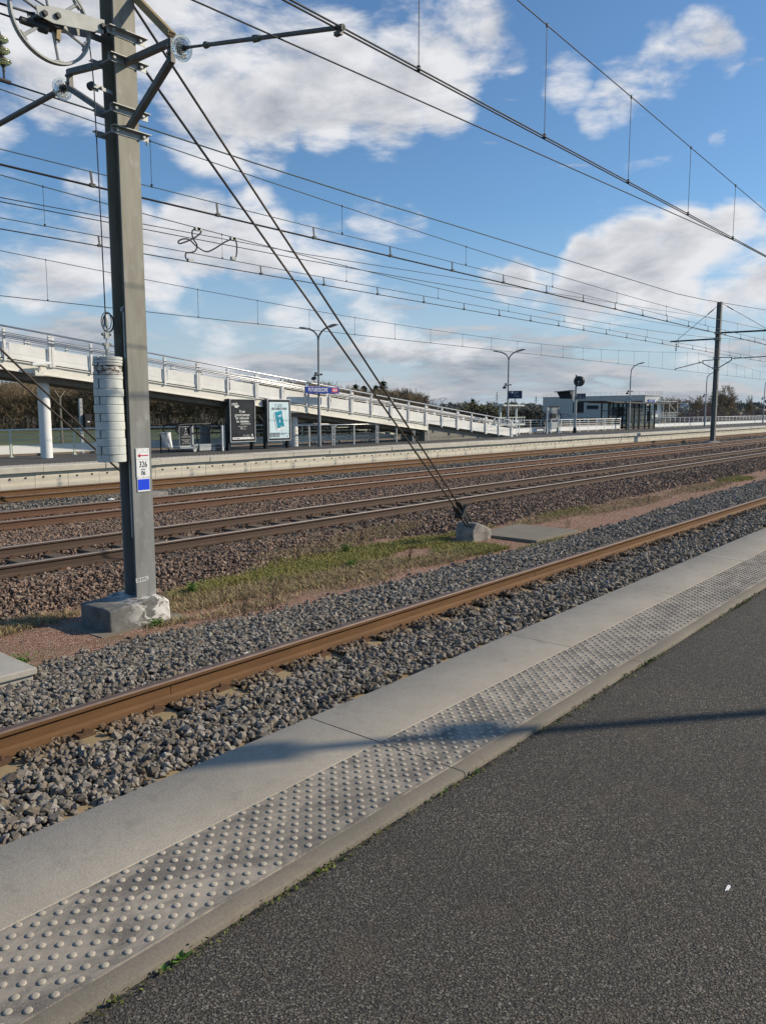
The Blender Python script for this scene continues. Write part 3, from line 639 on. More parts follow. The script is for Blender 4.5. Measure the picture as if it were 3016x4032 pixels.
def cantilever_frame(px, y0, s, yo, zt, zb, ot, ob, parent, w=.065, mat='armsteel'):
    mb = MB()
    mb.bar((px, y0, zt), (px, yo, ot), w, w*.9); mb.bar((px, yo, ot+.03), (px, yo, ob-.03), w, w*.8, (1, 0, 0)); mb.bar((px, yo, ob), (px, y0, zb), w, w*.9)
    for z in np.linspace(ob+.05, ot-.05, 2): mb.lathe([(.016, 0), (.016, .02)], (px-w/2, yo, z), (-1, 0, 0), 8)
    return mb.build('arm_frame', mat, parent)
cantilever_frame(PX, PY0-.01, -1, 7.14, 5.30, 4.62, 5.28, 5.11, mast); cantilever_frame(PX, PY1+.01, 1, 9.12, 5.38, 4.79, 5.50, 5.32, mast)
def insulator(p, d, parent, mat='glassins', r=.125, name='insulator'):
    d = Vector(d).normalized(); mb = MB()
    mb.lathe([(.022, 0), (.05, .012), (.105, .022), (r, .040), (r, .047), (.10, .044), (.085, .066), (.075, .044), (.06, .07), (.045, .046), (.03, .08)], p, d, 24)
    o = mb.build(name, mat, parent, 40); mb = MB(); mb.lathe([(.018, -.075), (.022, -.07), (.03, -.02), (.046, -.016), (.046, .006), (.02, .012)], p, d, 12); mb.lathe([(.03, .07), (.03, .10), (.016, .11), (.016, .16)], p, d, 10); mb.build('cap_fitting', 'darksteel', o, 40); return o
tip = Vector((PX-.02, 4.80, 4.735)); root = Vector((PX, 7.09, 5.20)); d = (tip-root).normalized()
insulator(root+d*.09, d, mast)
mb = MB(); mb.tube([root+d*.2, root+d*.55], .014, 8); mb.tube([root+d*.5, tip+d*.06], .0195, 10); mb.lathe([(.034, 0), (.027, .05)], root+d*.52, d, 10); mb.lathe([(.034, 0), (.027, .09)], root+d*1.25, d, 10); mb.lathe([(.026, 0), (.026, .07)], tip-d*.01, d, 10)
mb.tube([tip-d*.02, tip+Vector((0, 0, -.05))], .010, 6); mb.box(tip.x-.02, tip.x+.02, tip.y-.035, tip.y+.035, tip.z-.06, tip.z-.03); mb.build('steady_tube', 'armsteel', mast, 40)
root = Vector((PX, 9.17, 5.36)); tip = Vector((PX+.02, 11.9, 5.32)); d = (tip-root).normalized()
insulator(root+d*.09, d, mast)
MB().tube([root+d*.2, tip], .034, 10).build('steady_tube', 'armsteel', mast, 40)
mb = MB(); a, b = Vector((5.33, 7.97, 6.08)), Vector((5.60, 7.55, 5.66))
mb.bar((PX+.15, 8.0, 6.05), (PX+.12, 7.28, 5.42), .075, .06, (1, 0, 0)); mb.lathe([(.03, -.05), (.03, .05)], (PX+.12, 7.30, 5.44), (1, 0, 0), 8); mb.build('strut', 'strut', mast)
mb = MB(); mb.tube([(PX+.10, 8.14, 4.78), (PX+.10, 8.14, 5.34)], .008, 5); mb.tube([(PX-.10, 8.0, 4.78), (PX-.10, 8.0, 5.34)], .008, 5); mb.build('tie_rod', 'galv', mast)
mb = MB(); mb.tube([(PX+.205, PY0-.03, 4.53), (PX+.205, PY0-.03, 4.49)], .012, 6); mb.build('eye_bolt', 'galv', mast)
mb = MB(); mb.box(PX-.12, PX-.112, 8.0, 8.03, .1, 2.72); mb.box(PX-.15, PX-.10, 7.99, 8.02, 2.66, 2.70); mb.build('cable_strip', 'galv', mast)
mb = MB(); text_into(mb, 'E:2229', (PX-.055, PY0-.0015, -.40), (1, 0, .06), (-.06, 0, 1), .075, squeeze=.85)
mb.build('painted_number', 'signwhite', mast)
# plates on the mast
r = thing('kilometre_plate', 'white plate with red arrow and black number 326 over 06 on the near mast', 'sign', (5.2, 7.94, .95))
MB().box(5.113, 5.286, PY0-.012, PY0-.002, .79, 1.13).build('plate', 'signwhite', r, False, .001)
y = PY0-.0135
mb = MB(); text_into(mb, '326', (5.20, y, .944), (1, 0, 0), (0, 0, 1), .100, squeeze=.72); text_into(mb, '06', (5.20, y, .846), (1, 0, 0), (0, 0, 1), .074, squeeze=.78); mb.box(5.172, 5.228, y-.001, y, .886, .893)
for x in (5.13, 5.20, 5.27):
    for z in (.803, 1.112): mb.lathe([(.004, 0), (.004, .002)], (x, y, z), (0, -1, 0), 8)
mb.build('lettering', 'ink', r)
mb = MB(); mb.box(5.155, 5.272, y-.001, y, 1.042, 1.054); mb.poly([(5.128, y-.001, 1.048), (5.165, y-.001, 1.026), (5.165, y-.001, 1.072)]); mb.build('arrow', 'red', r)
mb = MB()
for z in (1.088, 1.005): mb.box(5.118, 5.281, y-.0006, y, z, z+.0015)
mb.build('seam_line', 'sgrey', r)
r = thing('blue_plate', 'plain blue square plate with white border under the number plate', 'sign', (5.2, 7.94, .71))
MB().box(5.119, 5.281, PY0-.010, PY0-.002, .632, .787).build('plate', 'signwhite', r); MB().box(5.124, 5.276, PY0-.0115, PY0-.010, .650, .775).build('blue_panel', 'royal', r)

# tension wheel ---------------------------------------------------------------------
WC = Vector((4.42, 8.08, 5.50)); WR = .43
wh = thing('tension_wheel', 'big pale spoked tensioning wheel hung beside the top of the near mast', 'wheel', tuple(WC))
mb = MB(); ring = []
n = 56; o = 0
prof = [(WR-.03, -.030), (WR-.012, -.030), (WR-.02, -.012), (WR-.02, .012), (WR-.012, .030), (WR-.03, .030), (WR-.042, .012), (WR-.042, -.012)]
for i in range(n):
    a = 2*math.pi*i/n
    for rr, h in prof: mb.v.append((WC.x+rr*math.cos(a)*1.02, WC.y+h, WC.z+rr*math.sin(a)))
k = len(prof)
for i in range(n):
    for j in range(k): mb.face((i*k+j, ((i+1) % n)*k+j, ((i+1) % n)*k+(j+1) % k, i*k+(j+1) % k))
mb.build('rim', 'wheel', wh, 35)
for i in range(6):
    a = R(-80+60*i); c = Vector((math.cos(a), 0, math.sin(a))); mb = MB(); mb.tube([WC+c*.06, WC+c*(WR-.05)], .0165, 8); mb.lathe([(.024, 0), (.024, .02)], WC+c*(WR-.066), c, 8); mb.obox(WC+c*(WR-.044), c*.006, Vector((0, .024, 0)), c.cross(Vector((0, 1, 0)))*.05); mb.build('spoke', 'wheel', wh, 40)
mb = MB(); mb.lathe([(.05, -.075), (.085, -.07), (.10, -.05), (.10, .05), (.085, .07), (.05, .075)], WC+Vector((.02, 0, 0)), (0, 1, 0), 20)
mb.build('hub', 'darksteel', wh, 40)
mb = MB()
for w in range(9): mb.tube([(WC.x+.02+.106*math.cos(q), 8.045+.009*w, WC.z+.106*math.sin(q)) for q in np.linspace(0, 2*math.pi, 20)[:-1]], .0055, 5, closed=True)
mb.build('wound_cable', 'guy', wh)
for y in (7.985, 8.172):
    mb = MB(); mb.extrude([(4.22, y, 5.535), (4.24, y, 5.45), (4.40, y, 5.43), (4.96, y, 5.60-.08), (4.975, y, 5.665), (4.44, y, 5.60)], (0, .012, 0)); mb.build('yoke_plate', 'wheel', wh, False, .003)
mb = MB()
for x, z in ((4.305, 5.487), (4.445, 5.515), (4.945, 5.59)): mb.tube([(x, 7.955, z), (x, 8.21, z)], .022, 8); mb.lathe([(.032, 0), (.032, .022)], (x, 7.985, z), (0, -1, 0), 6); mb.lathe([(.032, 0), (.032, .022)], (x, 8.184, z), (0, 1, 0), 6)
mb.tube([(4.95, 8.08, 5.59), (5.08, 8.08, 5.60)], .03, 8); mb.build('pin', 'darksteel', wh)
mb = MB(); mb.obox((4.475, 8.05, 5.375), (.022, 0, -.004), (0, .022, 0), (.006, 0, .06)); mb.tube([(4.47, 8.05, 5.33), (4.485, 8.05, 5.295)], .014, 8); mb.build('catch_block', 'strut', wh)
def wire_thing(name, label, cat, pts, r, mat='wire', n=6, group=None):
    mb = MB(); mb.tube(pts, r, n); return tag(mb.build(name, mat, None, 1), label, cat, group)
for (pts, rad, lab) in (([(4.25, 8.08, 5.49), (3.3, 8.3, 5.52), (-14, 10.2, 5.9)], .012, 'thicker pull rod leading left from the yoke of the tension wheel'),
                        ([(4.33, 8.08, 5.40), (4.1, 8.1, 5.39), (-14, 9.6, 5.6)], .010, 'lowest steel cable leading left from the hub of the tension wheel'),
                        ([(4.40, 8.08, 5.60), (3.9, 8.0, 5.66), (-14, 9.3, 7.6)], .008, 'upper thin cable leaving the top of the tension wheel hub'),
                        ([(4.34, 8.05, 5.51), (4.0, 8.0, 5.575), (-14, 8.8, 8.2)], .008, 'second thin cable crossing the rim of the tension wheel')):
    wire_thing('pull_cable', lab, 'cable', pts, rad, 'cable', 8)
mb = MB(); mb.lathe([(.02, -.12), (.035, -.11), (.035, .06), (.05, .08), (.05, .16)], (4.22, 8.09, 5.395), (1, 0, .02), 10); mb.build('cable_socket', 'darksteel', wh, 40)
# counterweight --------------------------------------------------------------------------
CW = (4.885, 8.075); cwt = thing('counterweight', 'stack of chipped white painted discs hanging on a rod beside the near mast', 'counterweight', (*CW, .98))
rows = [.985, 1.071, 1.165, 1.254, 1.344, 1.44, 1.529, 1.625, 1.714, 1.803, 1.905, 1.955, 1.993, 2.052, 2.085, 2.115, 2.154]
for i, (z0, z1) in enumerate(zip(rows[:-1], rows[1:])):
    rr = .158+random.uniform(-.003, .003)-(.004 if i in (9, 12) else 0); ox, oy = random.uniform(-.004, .004), random.uniform(-.004, .004)
    n = 40; slot = R(200 if i % 2 else 40); sw = R(3.6)
    mb = MB(); ang = [slot+sw+(2*math.pi-2*sw)*k/(n-1) for k in range(n)]
    prof = [(rr-.004, z0+.0015), (rr, z0+.006), (rr, z1-.007), (rr-.005, z1-.0015)]
    o = len(mb.v)
    for a in ang:
        for q, z in prof: mb.v.append((CW[0]+ox+q*math.cos(a), CW[1]+oy+q*math.sin(a), z))
    for k in range(n-1):
        for j in range(3): mb.face((o+k*4+j, o+(k+1)*4+j, o+(k+1)*4+j+1, o+k*4+j+1))
    c0 = len(mb.v); mb.v += [(CW[0]+ox+.02*math.cos(slot), CW[1]+oy+.02*math.sin(slot), z0+.0015), (CW[0]+ox+.02*math.cos(slot), CW[1]+oy+.02*math.sin(slot), z1-.0015)]
    for k in range(n-1): mb.face((o+k*4, c0, o+(k+1)*4)); mb.face((o+k*4+3, o+(k+1)*4+3, c0+1))
    mb.face((c0, c0+1, o+3, o)); mb.face((c0, o+(n-1)*4, o+(n-1)*4+3, c0+1))
    mb.build('weight_disc', 'weight', cwt, 35)
mb = MB(); mb.tube([(*CW, .985), (*CW, 2.27)], .017, 8); mb.tube([(*CW, 2.27), (CW[0], CW[1], 2.40)], .008, 6)
for z, w in ((2.275, .035), (2.385, .04)):
    mb.box(CW[0]-.022, CW[0]+.022, CW[1]-.02, CW[1]+.02, z-.035, z+.03); mb.tube([(CW[0]-w-.02, CW[1], z+.015), (CW[0]+w+.02, CW[1], z+.015)], .011, 6)
    for sgn in (-1, 1): mb.lathe([(.02, -.008), (.02, .008)], (CW[0]+sgn*w, CW[1], z+.015), (1, 0, 0), 6)
for sx in (-.018, .018): mb.tube([(CW[0]+sx, CW[1], 2.40), (CW[0]+sx, CW[1], 2.50)], .008, 6)
mb.lathe([(.022, 0), (.024, .03), (.024, .09), (.016, .115)], (CW[0]+.005, CW[1], 2.49), n=10); mb.build('hanger_rod', 'galv', cwt, 40)
mb = MB()
for (cx, cz, rx, rz, tw) in ((.02, 2.535, .085, .108, .3), (.035, 2.53, .072, .10, -.2), (.03, 2.55, .05, .09, .5)):
    mb.tube([(CW[0]+cx+rx*math.cos(q)*math.cos(.4), CW[1]+rx*math.cos(q)*math.sin(.4)*tw, cz+rz*math.sin(q)) for q in np.linspace(0, 2*math.pi, 28)[:-1]], .0055, 6, closed=True)
mb.build('cable_loop', 'cable', cwt, 1)
wire_thing('weight_cable', 'thin vertical cable from the tension wheel rim down to the counterweight', 'cable', [(4.835, 8.08, 5.45), (4.862, 8.08, 5.2), (4.872, 8.08, 4.99), (4.885, 8.078, 3.5), (CW[0], CW[1], 2.56)], .0065, 'cable', 6)
r = thing('guide_pulley', 'small glossy guide roller on a short arm at the side of the mast', 'pulley', (4.83, 8.08, 4.98))
mb = MB(); mb.lathe([(.02, -.028), (.042, -.024), (.042, -.016), (.03, 0), (.042, .016), (.042, .024), (.02, .028)], (4.828, 8.06, 4.98), (0, 1, 0), 20); mb.build('roller', 'darksteel', r, 40)
mb = MB(); mb.bar((4.83, 8.025, 4.98), (5.06, 8.025, 4.965), .012, .035); mb.bar((4.83, 8.095, 4.98), (4.93, 8.095, 4.975), .012, .035); mb.lathe([(.016, 0), (.016, .03)], (4.92, 8.02, 4.975), (0, -1, 0), 6); mb.build('bracket', 'galv', r)

# guy rods ---------------------------------------------------------------------------------
def guy(name, label, a, b, cat='guy rod'):
    a, b = Vector(a), Vector(b); d = (b-a).normalized(); L = (b-a).length; r = thing(name, label, cat, tuple(b))
    MB().tube([a, b-d*.62], .0155, 8).build('rod', 'guy', r, 1)
    side = d.cross(Vector((0, 0, 1))).normalized(); upv = side.cross(d); mb = MB()
    mb.obox(b-d*.46, d*.035, side*.085, upv*.07)
    for sx in (-1, 1):
        mb.tube([b-d*.66+side*.042*sx, b-d*.0+side*.042*sx], .018, 6)
        for q in (.62, .38, .10): mb.lathe([(.022, -.015), (.022, .015)], b-d*q+side*.042*sx, d, 6)
    mb.tube([b-d*.66, b-d*.42], .02, 8); mb.build('turnbuckle', 'darksteel', r); return r
guy('guy_rod', 'lower guy rod from the mast arm bracket down to the pointed anchor block', (5.36, 8.20, 5.62), (12.40, 8.20, -.66))
guy('guy_rod', 'upper guy rod running from above the frame down to the pointed anchor block', (3.6, 8.30, 7.95), (12.60, 8.30, -.60))
for z0, z1, lab in ((2.967, -.55, 'higher of two dark guy rods slanting down behind the counterweight'), (2.583, -.70, 'lower of two dark guy rods slanting down behind the counterweight')):
    mb = MB(); k = (z0+.62)/(12.05-8.33); mb.tube([(2.0, 18.2, z0+(8.33-2.0)*(z0-z1)/(12.05-8.33)), (12.05, 18.2, z1)], .026, 8); tag(mb.build('guy_rod', 'guy', None, 1), lab, 'guy rod')
tag(MB().box(11.9, 12.5, 17.95, 18.45, -1, -.6).build('guy_anchor_block', 'blockdark', None, False, .02), 'low concrete anchor block hidden behind the near mast', 'anchor')
tag(MB().box(13.4, 15.4, 17.55, 18.3, -.9, -.715).build('trough_lid', 'coping', None, False, .02), 'flat pale concrete lid in the ballast right of the near mast', 'slab')

# ------------------------------------------------------------------ overhead lines
def overhead(label, y, zc, rc, mess, xs_d, zfun=None, aux=None, xs_aux=(), twin=False, x0=-16, x1=300, rd=.0045, zc_f=None):
    r = thing('overhead_line', label, 'overhead line', (20, y, zc)); zcf = zc_f or (lambda x: zc)
    xs_ = list(np.arange(x0, 64, 2.0))+list(np.arange(66, x1, 12))
    for dy in ((-.022, .022) if twin else (0,)): MB().tube([(x, y+dy, zcf(x)) for x in xs_], rc, 6).build('contact_wire', 'wire', r, 1)
    MB().tube([(x, y, mess(x)) for x in xs_], rc*.85, 6).build('messenger_wire', 'verdi' if aux else 'wire', r, 1)
    if aux: MB().tube([(x, y, aux(x)) for x in xs_], rc*.75, 6).build('auxiliary_wire', 'verdi', r, 1)
    for x in xs_d:
        lo = aux(x) if aux else zcf(x); mb = MB(); mb.tube([(x, y, mess(x)), (x, y, lo)], rd, 5); mb.lathe([(.016, -.03), (.02, .02)], (x, y, lo+.02), n=6); mb.lathe([(.014, -.02), (.014, .02)], (x, y, mess(x)), n=6); mb.build('dropper', 'wire', r)
    for x in xs_aux:
        mb = MB(); mb.bar((x-.012, y, aux(x)+.01), (x+.012, y, zcf(x)), .012, .035, (1, 0, 0)); mb.box(x-.03, x+.05, y-.03, y+.03, zcf(x)-.015, zcf(x)+.035); mb.build('dropper_clip', 'darksteel', r)
    return r
def sag(z0, x0, k):
    def f(x):
        u = (x-x0) % 58.0; u = u if u < 29 else u-58
        return z0+k*u*u
    return f
def sagA(x): return np.interp(x, (-16, 4, 8, 13.5, 18, 24, 32, 45, 60, 300), (7.4, 6.22, 5.995, 5.804, 5.65, 5.50, 5.42, 5.6, 6.3, 6.0))
overhead('overhead line of the near track, highest of all, crossing the upper right sky', 4.78, 4.74, .0085, sagA, np.arange(6.25, 60, 2.43), twin=True, zc_f=lambda x: 4.705+.0038*min(x, 20), x0=-6)
overhead('overhead line of the second track with thick twin contact wire passing behind the near mast', 11.58, 5.0, .010, sag(5.55, 29, .00085), np.arange(7.95, 70, 4.6), aux=lambda x: 5.21, xs_aux=np.arange(4.45, 70, 2.42), twin=True)
overhead('overhead line of the third track with the black jumper cables', 15.99, 5.09, .012, sag(5.56, 30.5, .00105), np.arange(8.4, 76, 4.55), aux=lambda x: 5.30, xs_aux=[9.6]+list(np.arange(14.2, 80, 2.35)))
overhead('lowest overhead line, over the far platform track, with long even droppers', 20.42, 4.43, .010, sag(4.97, 32, .00112), np.arange(10.7, 110, 2.42), rd=.006)
wire_thing('feeder_wire', 'bluish feeder wire above the second track messenger, ending at glass discs', 'wire', [(x, 11.2, np.interp(x, (-2, 7.6, 11.3, 32, 58, 90), (6.04, 5.97, 5.93, 6.0, 7.3, 7.6))) for x in [5.42]+list(np.arange(7, 90, 3))], .012, 'verdi')
wire_thing('feeder_wire', 'upper of two thin wires converging beside the jumper cables', 'wire', [(7.0, 15.99, 5.68), (8, 15.99, 5.693), (15.8, 15.99, 5.832), (58.4, 18.1, 7.9)], .009)
wire_thing('feeder_wire', 'lower of two thin wires converging beside the jumper cables', 'wire', [(6.0, 15.99, 5.60), (8, 15.99, 5.61), (15.8, 15.99, 5.675), (58.4, 18.1, 6.95)], .010)
wire_thing('feeder_wire', 'thin wire crossing under the near track contact wire and meeting it at the right', 'wire', [(2.5, 5.62, 4.86), (4.2, 5.5, 4.815), (16.9, 4.85, 4.81), (60, 4.8, 4.95)], .0075)
# jumper cables
def spl(P, n=8):
    P = [Vector(p) for p in P]; Q = [P[0]*2-P[1]]+P+[P[-1]*2-P[-2]]; out = []
    for i in range(1, len(Q)-2):
        for k in range(n):
            t = k/n; a, b, c, d = Q[i-1:i+3]; out.append(.5*((2*b)+(c-a)*t+(2*a-5*b+4*c-d)*t*t+(3*b-a-3*c+d)*t**3))
    return out+[P[-1]]
def jumper(pix, lab):
    P = []
    for u, v in pix:
        dd = fw*3100+rt*(u-1508)-up*(v-2016); tt = 15.99/dd.y; P.append((dd.x*tt, 15.99, 1.56+dd.z*tt))
    r = thing('jumper_cable', lab, 'cable', P[0]); MB().tube(spl(P), .018, 6).build('loop', 'wire', r, 1); mb = MB()
    for p in (P[0], P[-1]): mb.box(p[0]-.07, p[0]+.07, 15.95, 16.03, p[2]-.035, p[2]+.035)
    mb.build('clamp', 'galv', r)
q = lambda a, b: (650+a*600/1655, 850+b*600/1655)
jumper([q(350, 145), q(300, 160), q(305, 240), q(350, 320), q(330, 380), q(285, 398), q(230, 405), q(230, 460), q(275, 485)], 'black jumper cable curling down to the thick contact wire of the third track')
jumper([q(370, 145), q(392, 180), q(310, 245), q(170, 300), q(148, 275), q(205, 250), q(270, 262), q(350, 335), q(450, 388), q(540, 355), q(650, 285), q(735, 250)], 'long looping black jumper cable between two thin wires')
jumper([q(755, 250), q(778, 300), q(780, 400), q(765, 460), q(742, 462)], 'short straight black jumper cable hanging at the right of the loops')
# suspended glass discs at the left edge
r = thing('insulator_string', 'yellowish glass disc insulators hanging at the upper left edge', 'insulator', (5.42, 11.3, 6.3))
for k in range(3): insulator((5.385+.012*k, 11.2, 6.545-.135*k), (.09, 0, -1), r, 'glassins2', .11, 'glass_disc')
mb = MB(); mb.tube([(5.33, 11.2, 7.2), (5.38, 11.2, 6.56)], .014, 6); mb.tube([(5.41, 11.2, 6.20), (5.42, 11.2, 6.0)], .014, 6); mb.lathe([(.03, 0), (.03, .16)], (5.34, 11.2, 5.995), (1, 0, 0), 8); mb.build('fitting', 'darksteel', r)

# ------------------------------------------------------------------ far mast between third and fourth tracks
m2 = thing('catenary_mast', 'slim dark mast with arms on both sides in front of the far platform at right', 'mast', (58.7, 18.2, -.7))
prof2 = [(a*1.15, b*1.15) for a, b in prof] if False else None
hp = [(-.15, 0), (.15, 0), (.15, .02), (.008, .02), (.008, .28), (.15, .28), (.15, .30), (-.15, .30), (-.15, .28), (-.008, .28), (-.008, .02), (-.15, .02)]
MB().extrude([(58.7+a, 18.05+b, -.7) for a, b in hp], (0, 0, 9.85)).build('column', plain('weathered_mast_paint', (.20, .195, .18), .2, 2, .6), m2)
mb = MB(); mb.lathe([(.62, -.25), (.62, .05), (.35, .16), (.2, .17)], (58.7, 18.2, -.75), n=14); mb.build('footing', 'blockdark', m2, 30)
cantilever_frame(58.7, 18.36, 1, 19.16, 5.14, 4.50, 5.11, 4.93, m2, .06, 'darksteel'); cantilever_frame(58.7, 18.04, -1, 17.2, 5.29, 4.58, 5.27, 5.08, m2, .06, 'darksteel')
mb = MB(); mb.tube([(58.7, 18.36, 6.60), (58.7, 21.55, 6.585)], .055, 8); mb.build('upper_arm', 'darksteel', m2, 40)
mb = MB(); mb.tube([(58.7, 18.04, 7.0), (58.7, 14.6, 6.97)], .06, 8); mb.build('upper_arm', 'darksteel', m2, 40)
mb = MB(); mb.tube([(58.7, 18.36, 8.85), (58.7, 21.15, 6.60)], .016, 6); mb.tube([(58.7, 18.6, 8.65), (58.7, 19.0, 8.33)], .035, 6); mb.build('stay_rod', 'darksteel', m2)
mb = MB(); mb.tube([(58.7, 18.04, 9.02), (58.7, 15.0, 7.06)], .016, 6); mb.tube([(58.7, 17.7, 8.8), (58.7, 17.3, 8.54)], .035, 6); mb.build('stay_rod', 'darksteel', m2)
mb = MB(); mb.tube([(58.7, 19.22, 5.02), (58.7, 21.1, 4.60), (58.7, 21.12, 4.47)], .028, 6); mb.build('steady_tube', 'darksteel', m2)
mb = MB(); mb.tube([(58.7, 17.14, 5.19), (58.7, 14.6, 5.24)], .032, 6); mb.build('steady_tube', 'darksteel', m2)
for p, d in (((58.7, 19.35, 5.0), (0, 1, -.2)), ((58.7, 17.0, 5.2), (0, -1, 0))): insulator(p, d, m2, 'glassins', .12)
mb = MB()
for k in range(4): mb.lathe([(.03, 0), (.08, .02), (.085, .05), (.03, .06)], (58.7, 21.12, 5.92+.13*k), n=10)
mb.tube([(58.7, 21.12, 6.6), (58.7, 21.12, 5.85)], .014, 6); mb.build('insulator_string', 'darksteel', m2)
mb = MB()
for z in (7.05, 6.95, 6.62, 6.5, 5.32, 5.2, 4.62, 4.5): mb.box(58.45, 58.95, 18.0, 18.4, z-.02, z+.03)
mb.build('clamp_bracket', 'galv', m2)

# ------------------------------------------------------------------ white access ramp
def zt(x): return .94+.1047*(41.875-x)
rp = thing('footbridge_ramp', 'long white steel access ramp sloping down to the far platform', 'ramp', (24, 25.4, 0))
X0, X1, YN, YF = 3.0, 41.2, 24.62, 26.2
def slope_bar(x0, x1, y0, y1, dz0, dz1): return [(x0, y0, zt(x0)+dz0), (x1, y0, zt(x1)+dz0), (x1, y0, zt(x1)+dz1), (x0, y0, zt(x0)+dz1)], (0, y1-y0, 0)
def sb(mb, *a, m=None): p, d = slope_bar(*a); mb.extrude(p, d, m); return mb
for yy in (YN, YF-.02):                                        # side girders: web and flanges
    mb = MB(); s = 1 if yy == YN else -1; a, b = (yy+.05, yy+.07) if s > 0 else (yy-.05, yy-.03)
    sb(mb, X0, 33.2, a, b, -1.29, -1.01); sb(mb, X0, 33.2, min(yy, yy+s*.14), max(yy, yy+s*.14), -1.02, -.99); sb(mb, X0, 33.2, min(yy, yy+s*.14), max(yy, yy+s*.14), -1.32, -1.29)
    for xj in (12.9, 24.2): sb(mb, xj-.35, xj+.35, a-.012 if s > 0 else b, a if s > 0 else b+.012, -1.28, -1.03)
    mb.build('girder', 'beamw', rp)
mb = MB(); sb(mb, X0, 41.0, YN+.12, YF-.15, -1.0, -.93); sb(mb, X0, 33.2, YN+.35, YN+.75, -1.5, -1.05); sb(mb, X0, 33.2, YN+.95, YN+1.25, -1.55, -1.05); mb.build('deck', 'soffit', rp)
px = [41.55-1.434*k for k in range(0, 27)]
for yy, nm in ((YN, 1), (YF, 0)):
    for i, x in enumerate(px):
        mb = MB(); mb.box(x-.035, x+.035, yy-.03, yy+.05, zt(x)-1.04, zt(x)-.04)
        if i % 2 == 0: mb.box(x+.06, x+.15, yy-.03, yy+.04, zt(x)-1.04, zt(x)-.08); mb.box(x+.035, x+.06, yy-.02, yy+.03, zt(x)-.5, zt(x)-.1)
        mb.box(x-.06, x+.02, yy-.05, yy-.03, zt(x)-.09, zt(x)-.03); mb.build('post', 'ramp', rp)
    for x0, x1 in zip(px[1:], px[:-1]):
        mb = MB(); sb(mb, x0+.16, x1-.05, yy+.04, yy+.06, -.885, -.47); sb(mb, x0+.16, x1-.05, yy+.036, yy+.04, -.78, -.765); sb(mb, x0+.04, x1-.04, yy+.03, yy+.05, -.95, -.86); mb.build('panel', 'ramp', rp)
    for dz, rr, nm in ((0, .030, 'top_rail'), (-.19, .014, 'thin_rail'), (-.29, .026, 'middle_rail'), (-.345, .016, 'lower_rail')):
        MB().tube([(px[-1], yy-.05, zt(px[-1])+dz), (41.9, yy-.05, zt(41.9)+dz)], rr, 8).build(nm, 'chrome' if yy == YN else 'ramp', rp, 1)
for x, y, ztop in ((13.0, 25.42, zt(13)-1.3), (24.25, 25.35, zt(24.25)-1.3)):
    MB().tube([(x, y, 0), (x, y, ztop)], .19, 24).build('column', 'white', rp, 30); MB().box(x-.75, x+.75, y-.65, y+.65, ztop-.02, ztop+.08).build('bearing_plate', 'ramp', rp)
r = thing('security_camera', 'white box camera fixed to the ramp girder above the left column', 'camera', (12.3, 24.5, 3.0))
mb = MB(); mb.bar((12.15, 24.42, 2.99), (12.78, 24.42, 3.06), .13, .10); mb.build('housing', 'white', r, False, .02); mb = MB(); mb.tube([(12.4, 24.45, 2.95), (12.42, 24.5, 2.78), (12.5, 24.6, 2.76)], .02, 6); mb.box(12.3, 12.6, 24.5, 24.62, 2.66, 2.82); mb.build('bracket', 'beamw', r)
mb = MB(); mb.extrude([(33.2, 24.93, -.05), (41.2, 24.93, -.05), (41.2, 24.93, .02), (33.2, 24.93, zt(33.2)-1.03)], (0, 1.3, 0)); tag(mb.build('concrete_abutment', 'oldc'), 'stained wedge shaped concrete abutment carrying the foot of the white ramp', 'abutment')
tag(MB().box(33.0, 33.19, 24.7, 26.3, -.05, .83).build('abutment_end', 'oldc'), 'dark concrete end wall under the low part of the ramp', 'wall')

# ------------------------------------------------------------------ railings
def railing(label, x0, x1, y, step, h=.915, name='railing', panel='perf', rails=(.74, .58, .40), mat='railing', top='white', dark=False, mk=True):
    r = thing(name, label, 'railing', ((x0+x1)/2, y, 0)); n = max(2, round((x1-x0)/step)+1); X = np.linspace(x0, x1, n)
    for x in X:
        mb = MB(); mb.box(x-.022, x+.022, y-.02, y+.02, 0, h-.03); mb.box(x-.06, x+.06, y-.06, y+.06, -.005, .015)
        mb.extrude([(x-.02, y-.025, h-.12), (x+.02, y-.025, h-.12), (x+.06, y-.025, h-.03), (x-.06, y-.025, h-.03)], (0, .05, 0)); mb.build('post', mat, r)
    MB().tube([(x0-.1, y-.02, h), (x1+.1, y-.02, h)], .030, 8).build('top_rail', top, r, 1)
    for z in rails: MB().tube([(x0, y, z), (x1, y, z)], .014, 6).build('middle_rail', mat, r, 1)
    if panel:
        for a, b in zip(X[:-1], X[1:]): MB().box(a+.05, b-.05, y-.008, y+.004, .10, .385).build('mesh_panel', panel, r)
    return r
railing('pale green and white railing along the field behind the left column', 3.3, 33, 26.75, 2.3)
railing('long white railing with panels between the ramp foot and the glass shelter', 43.2, 62.4, 26.75, 1.48, panel='white', mat='white', rails=(.75, .60, .44))
railing('long white railing running right from the glass shelter into the distance', 70.2, 135, 26.9, 1.3, panel='white', mat='white', rails=(.75, .60, .44))
gr = thing('guard_rail', 'thin dark barrier with chrome top rail under the low end of the ramp', 'railing', (28, 24.75, 0))
for i, x in enumerate((23.15, 24.6, 26.13, 27.54, 29.2, 30.7, 32.1, 33.3)):
    mb = MB()
    if i % 2: mb.box(x-.03, x+.03, 24.72, 24.78, 0, .9)
    else:
        for d in (-.07, .07): mb.box(x+d-.022, x+d+.022, 24.72, 24.78, 0, .9)
        for z in (.25, .5, .8): mb.box(x-.05, x+.05, 24.73, 24.77, z, z+.03)
    mb.build('post', 'sgrey', gr)
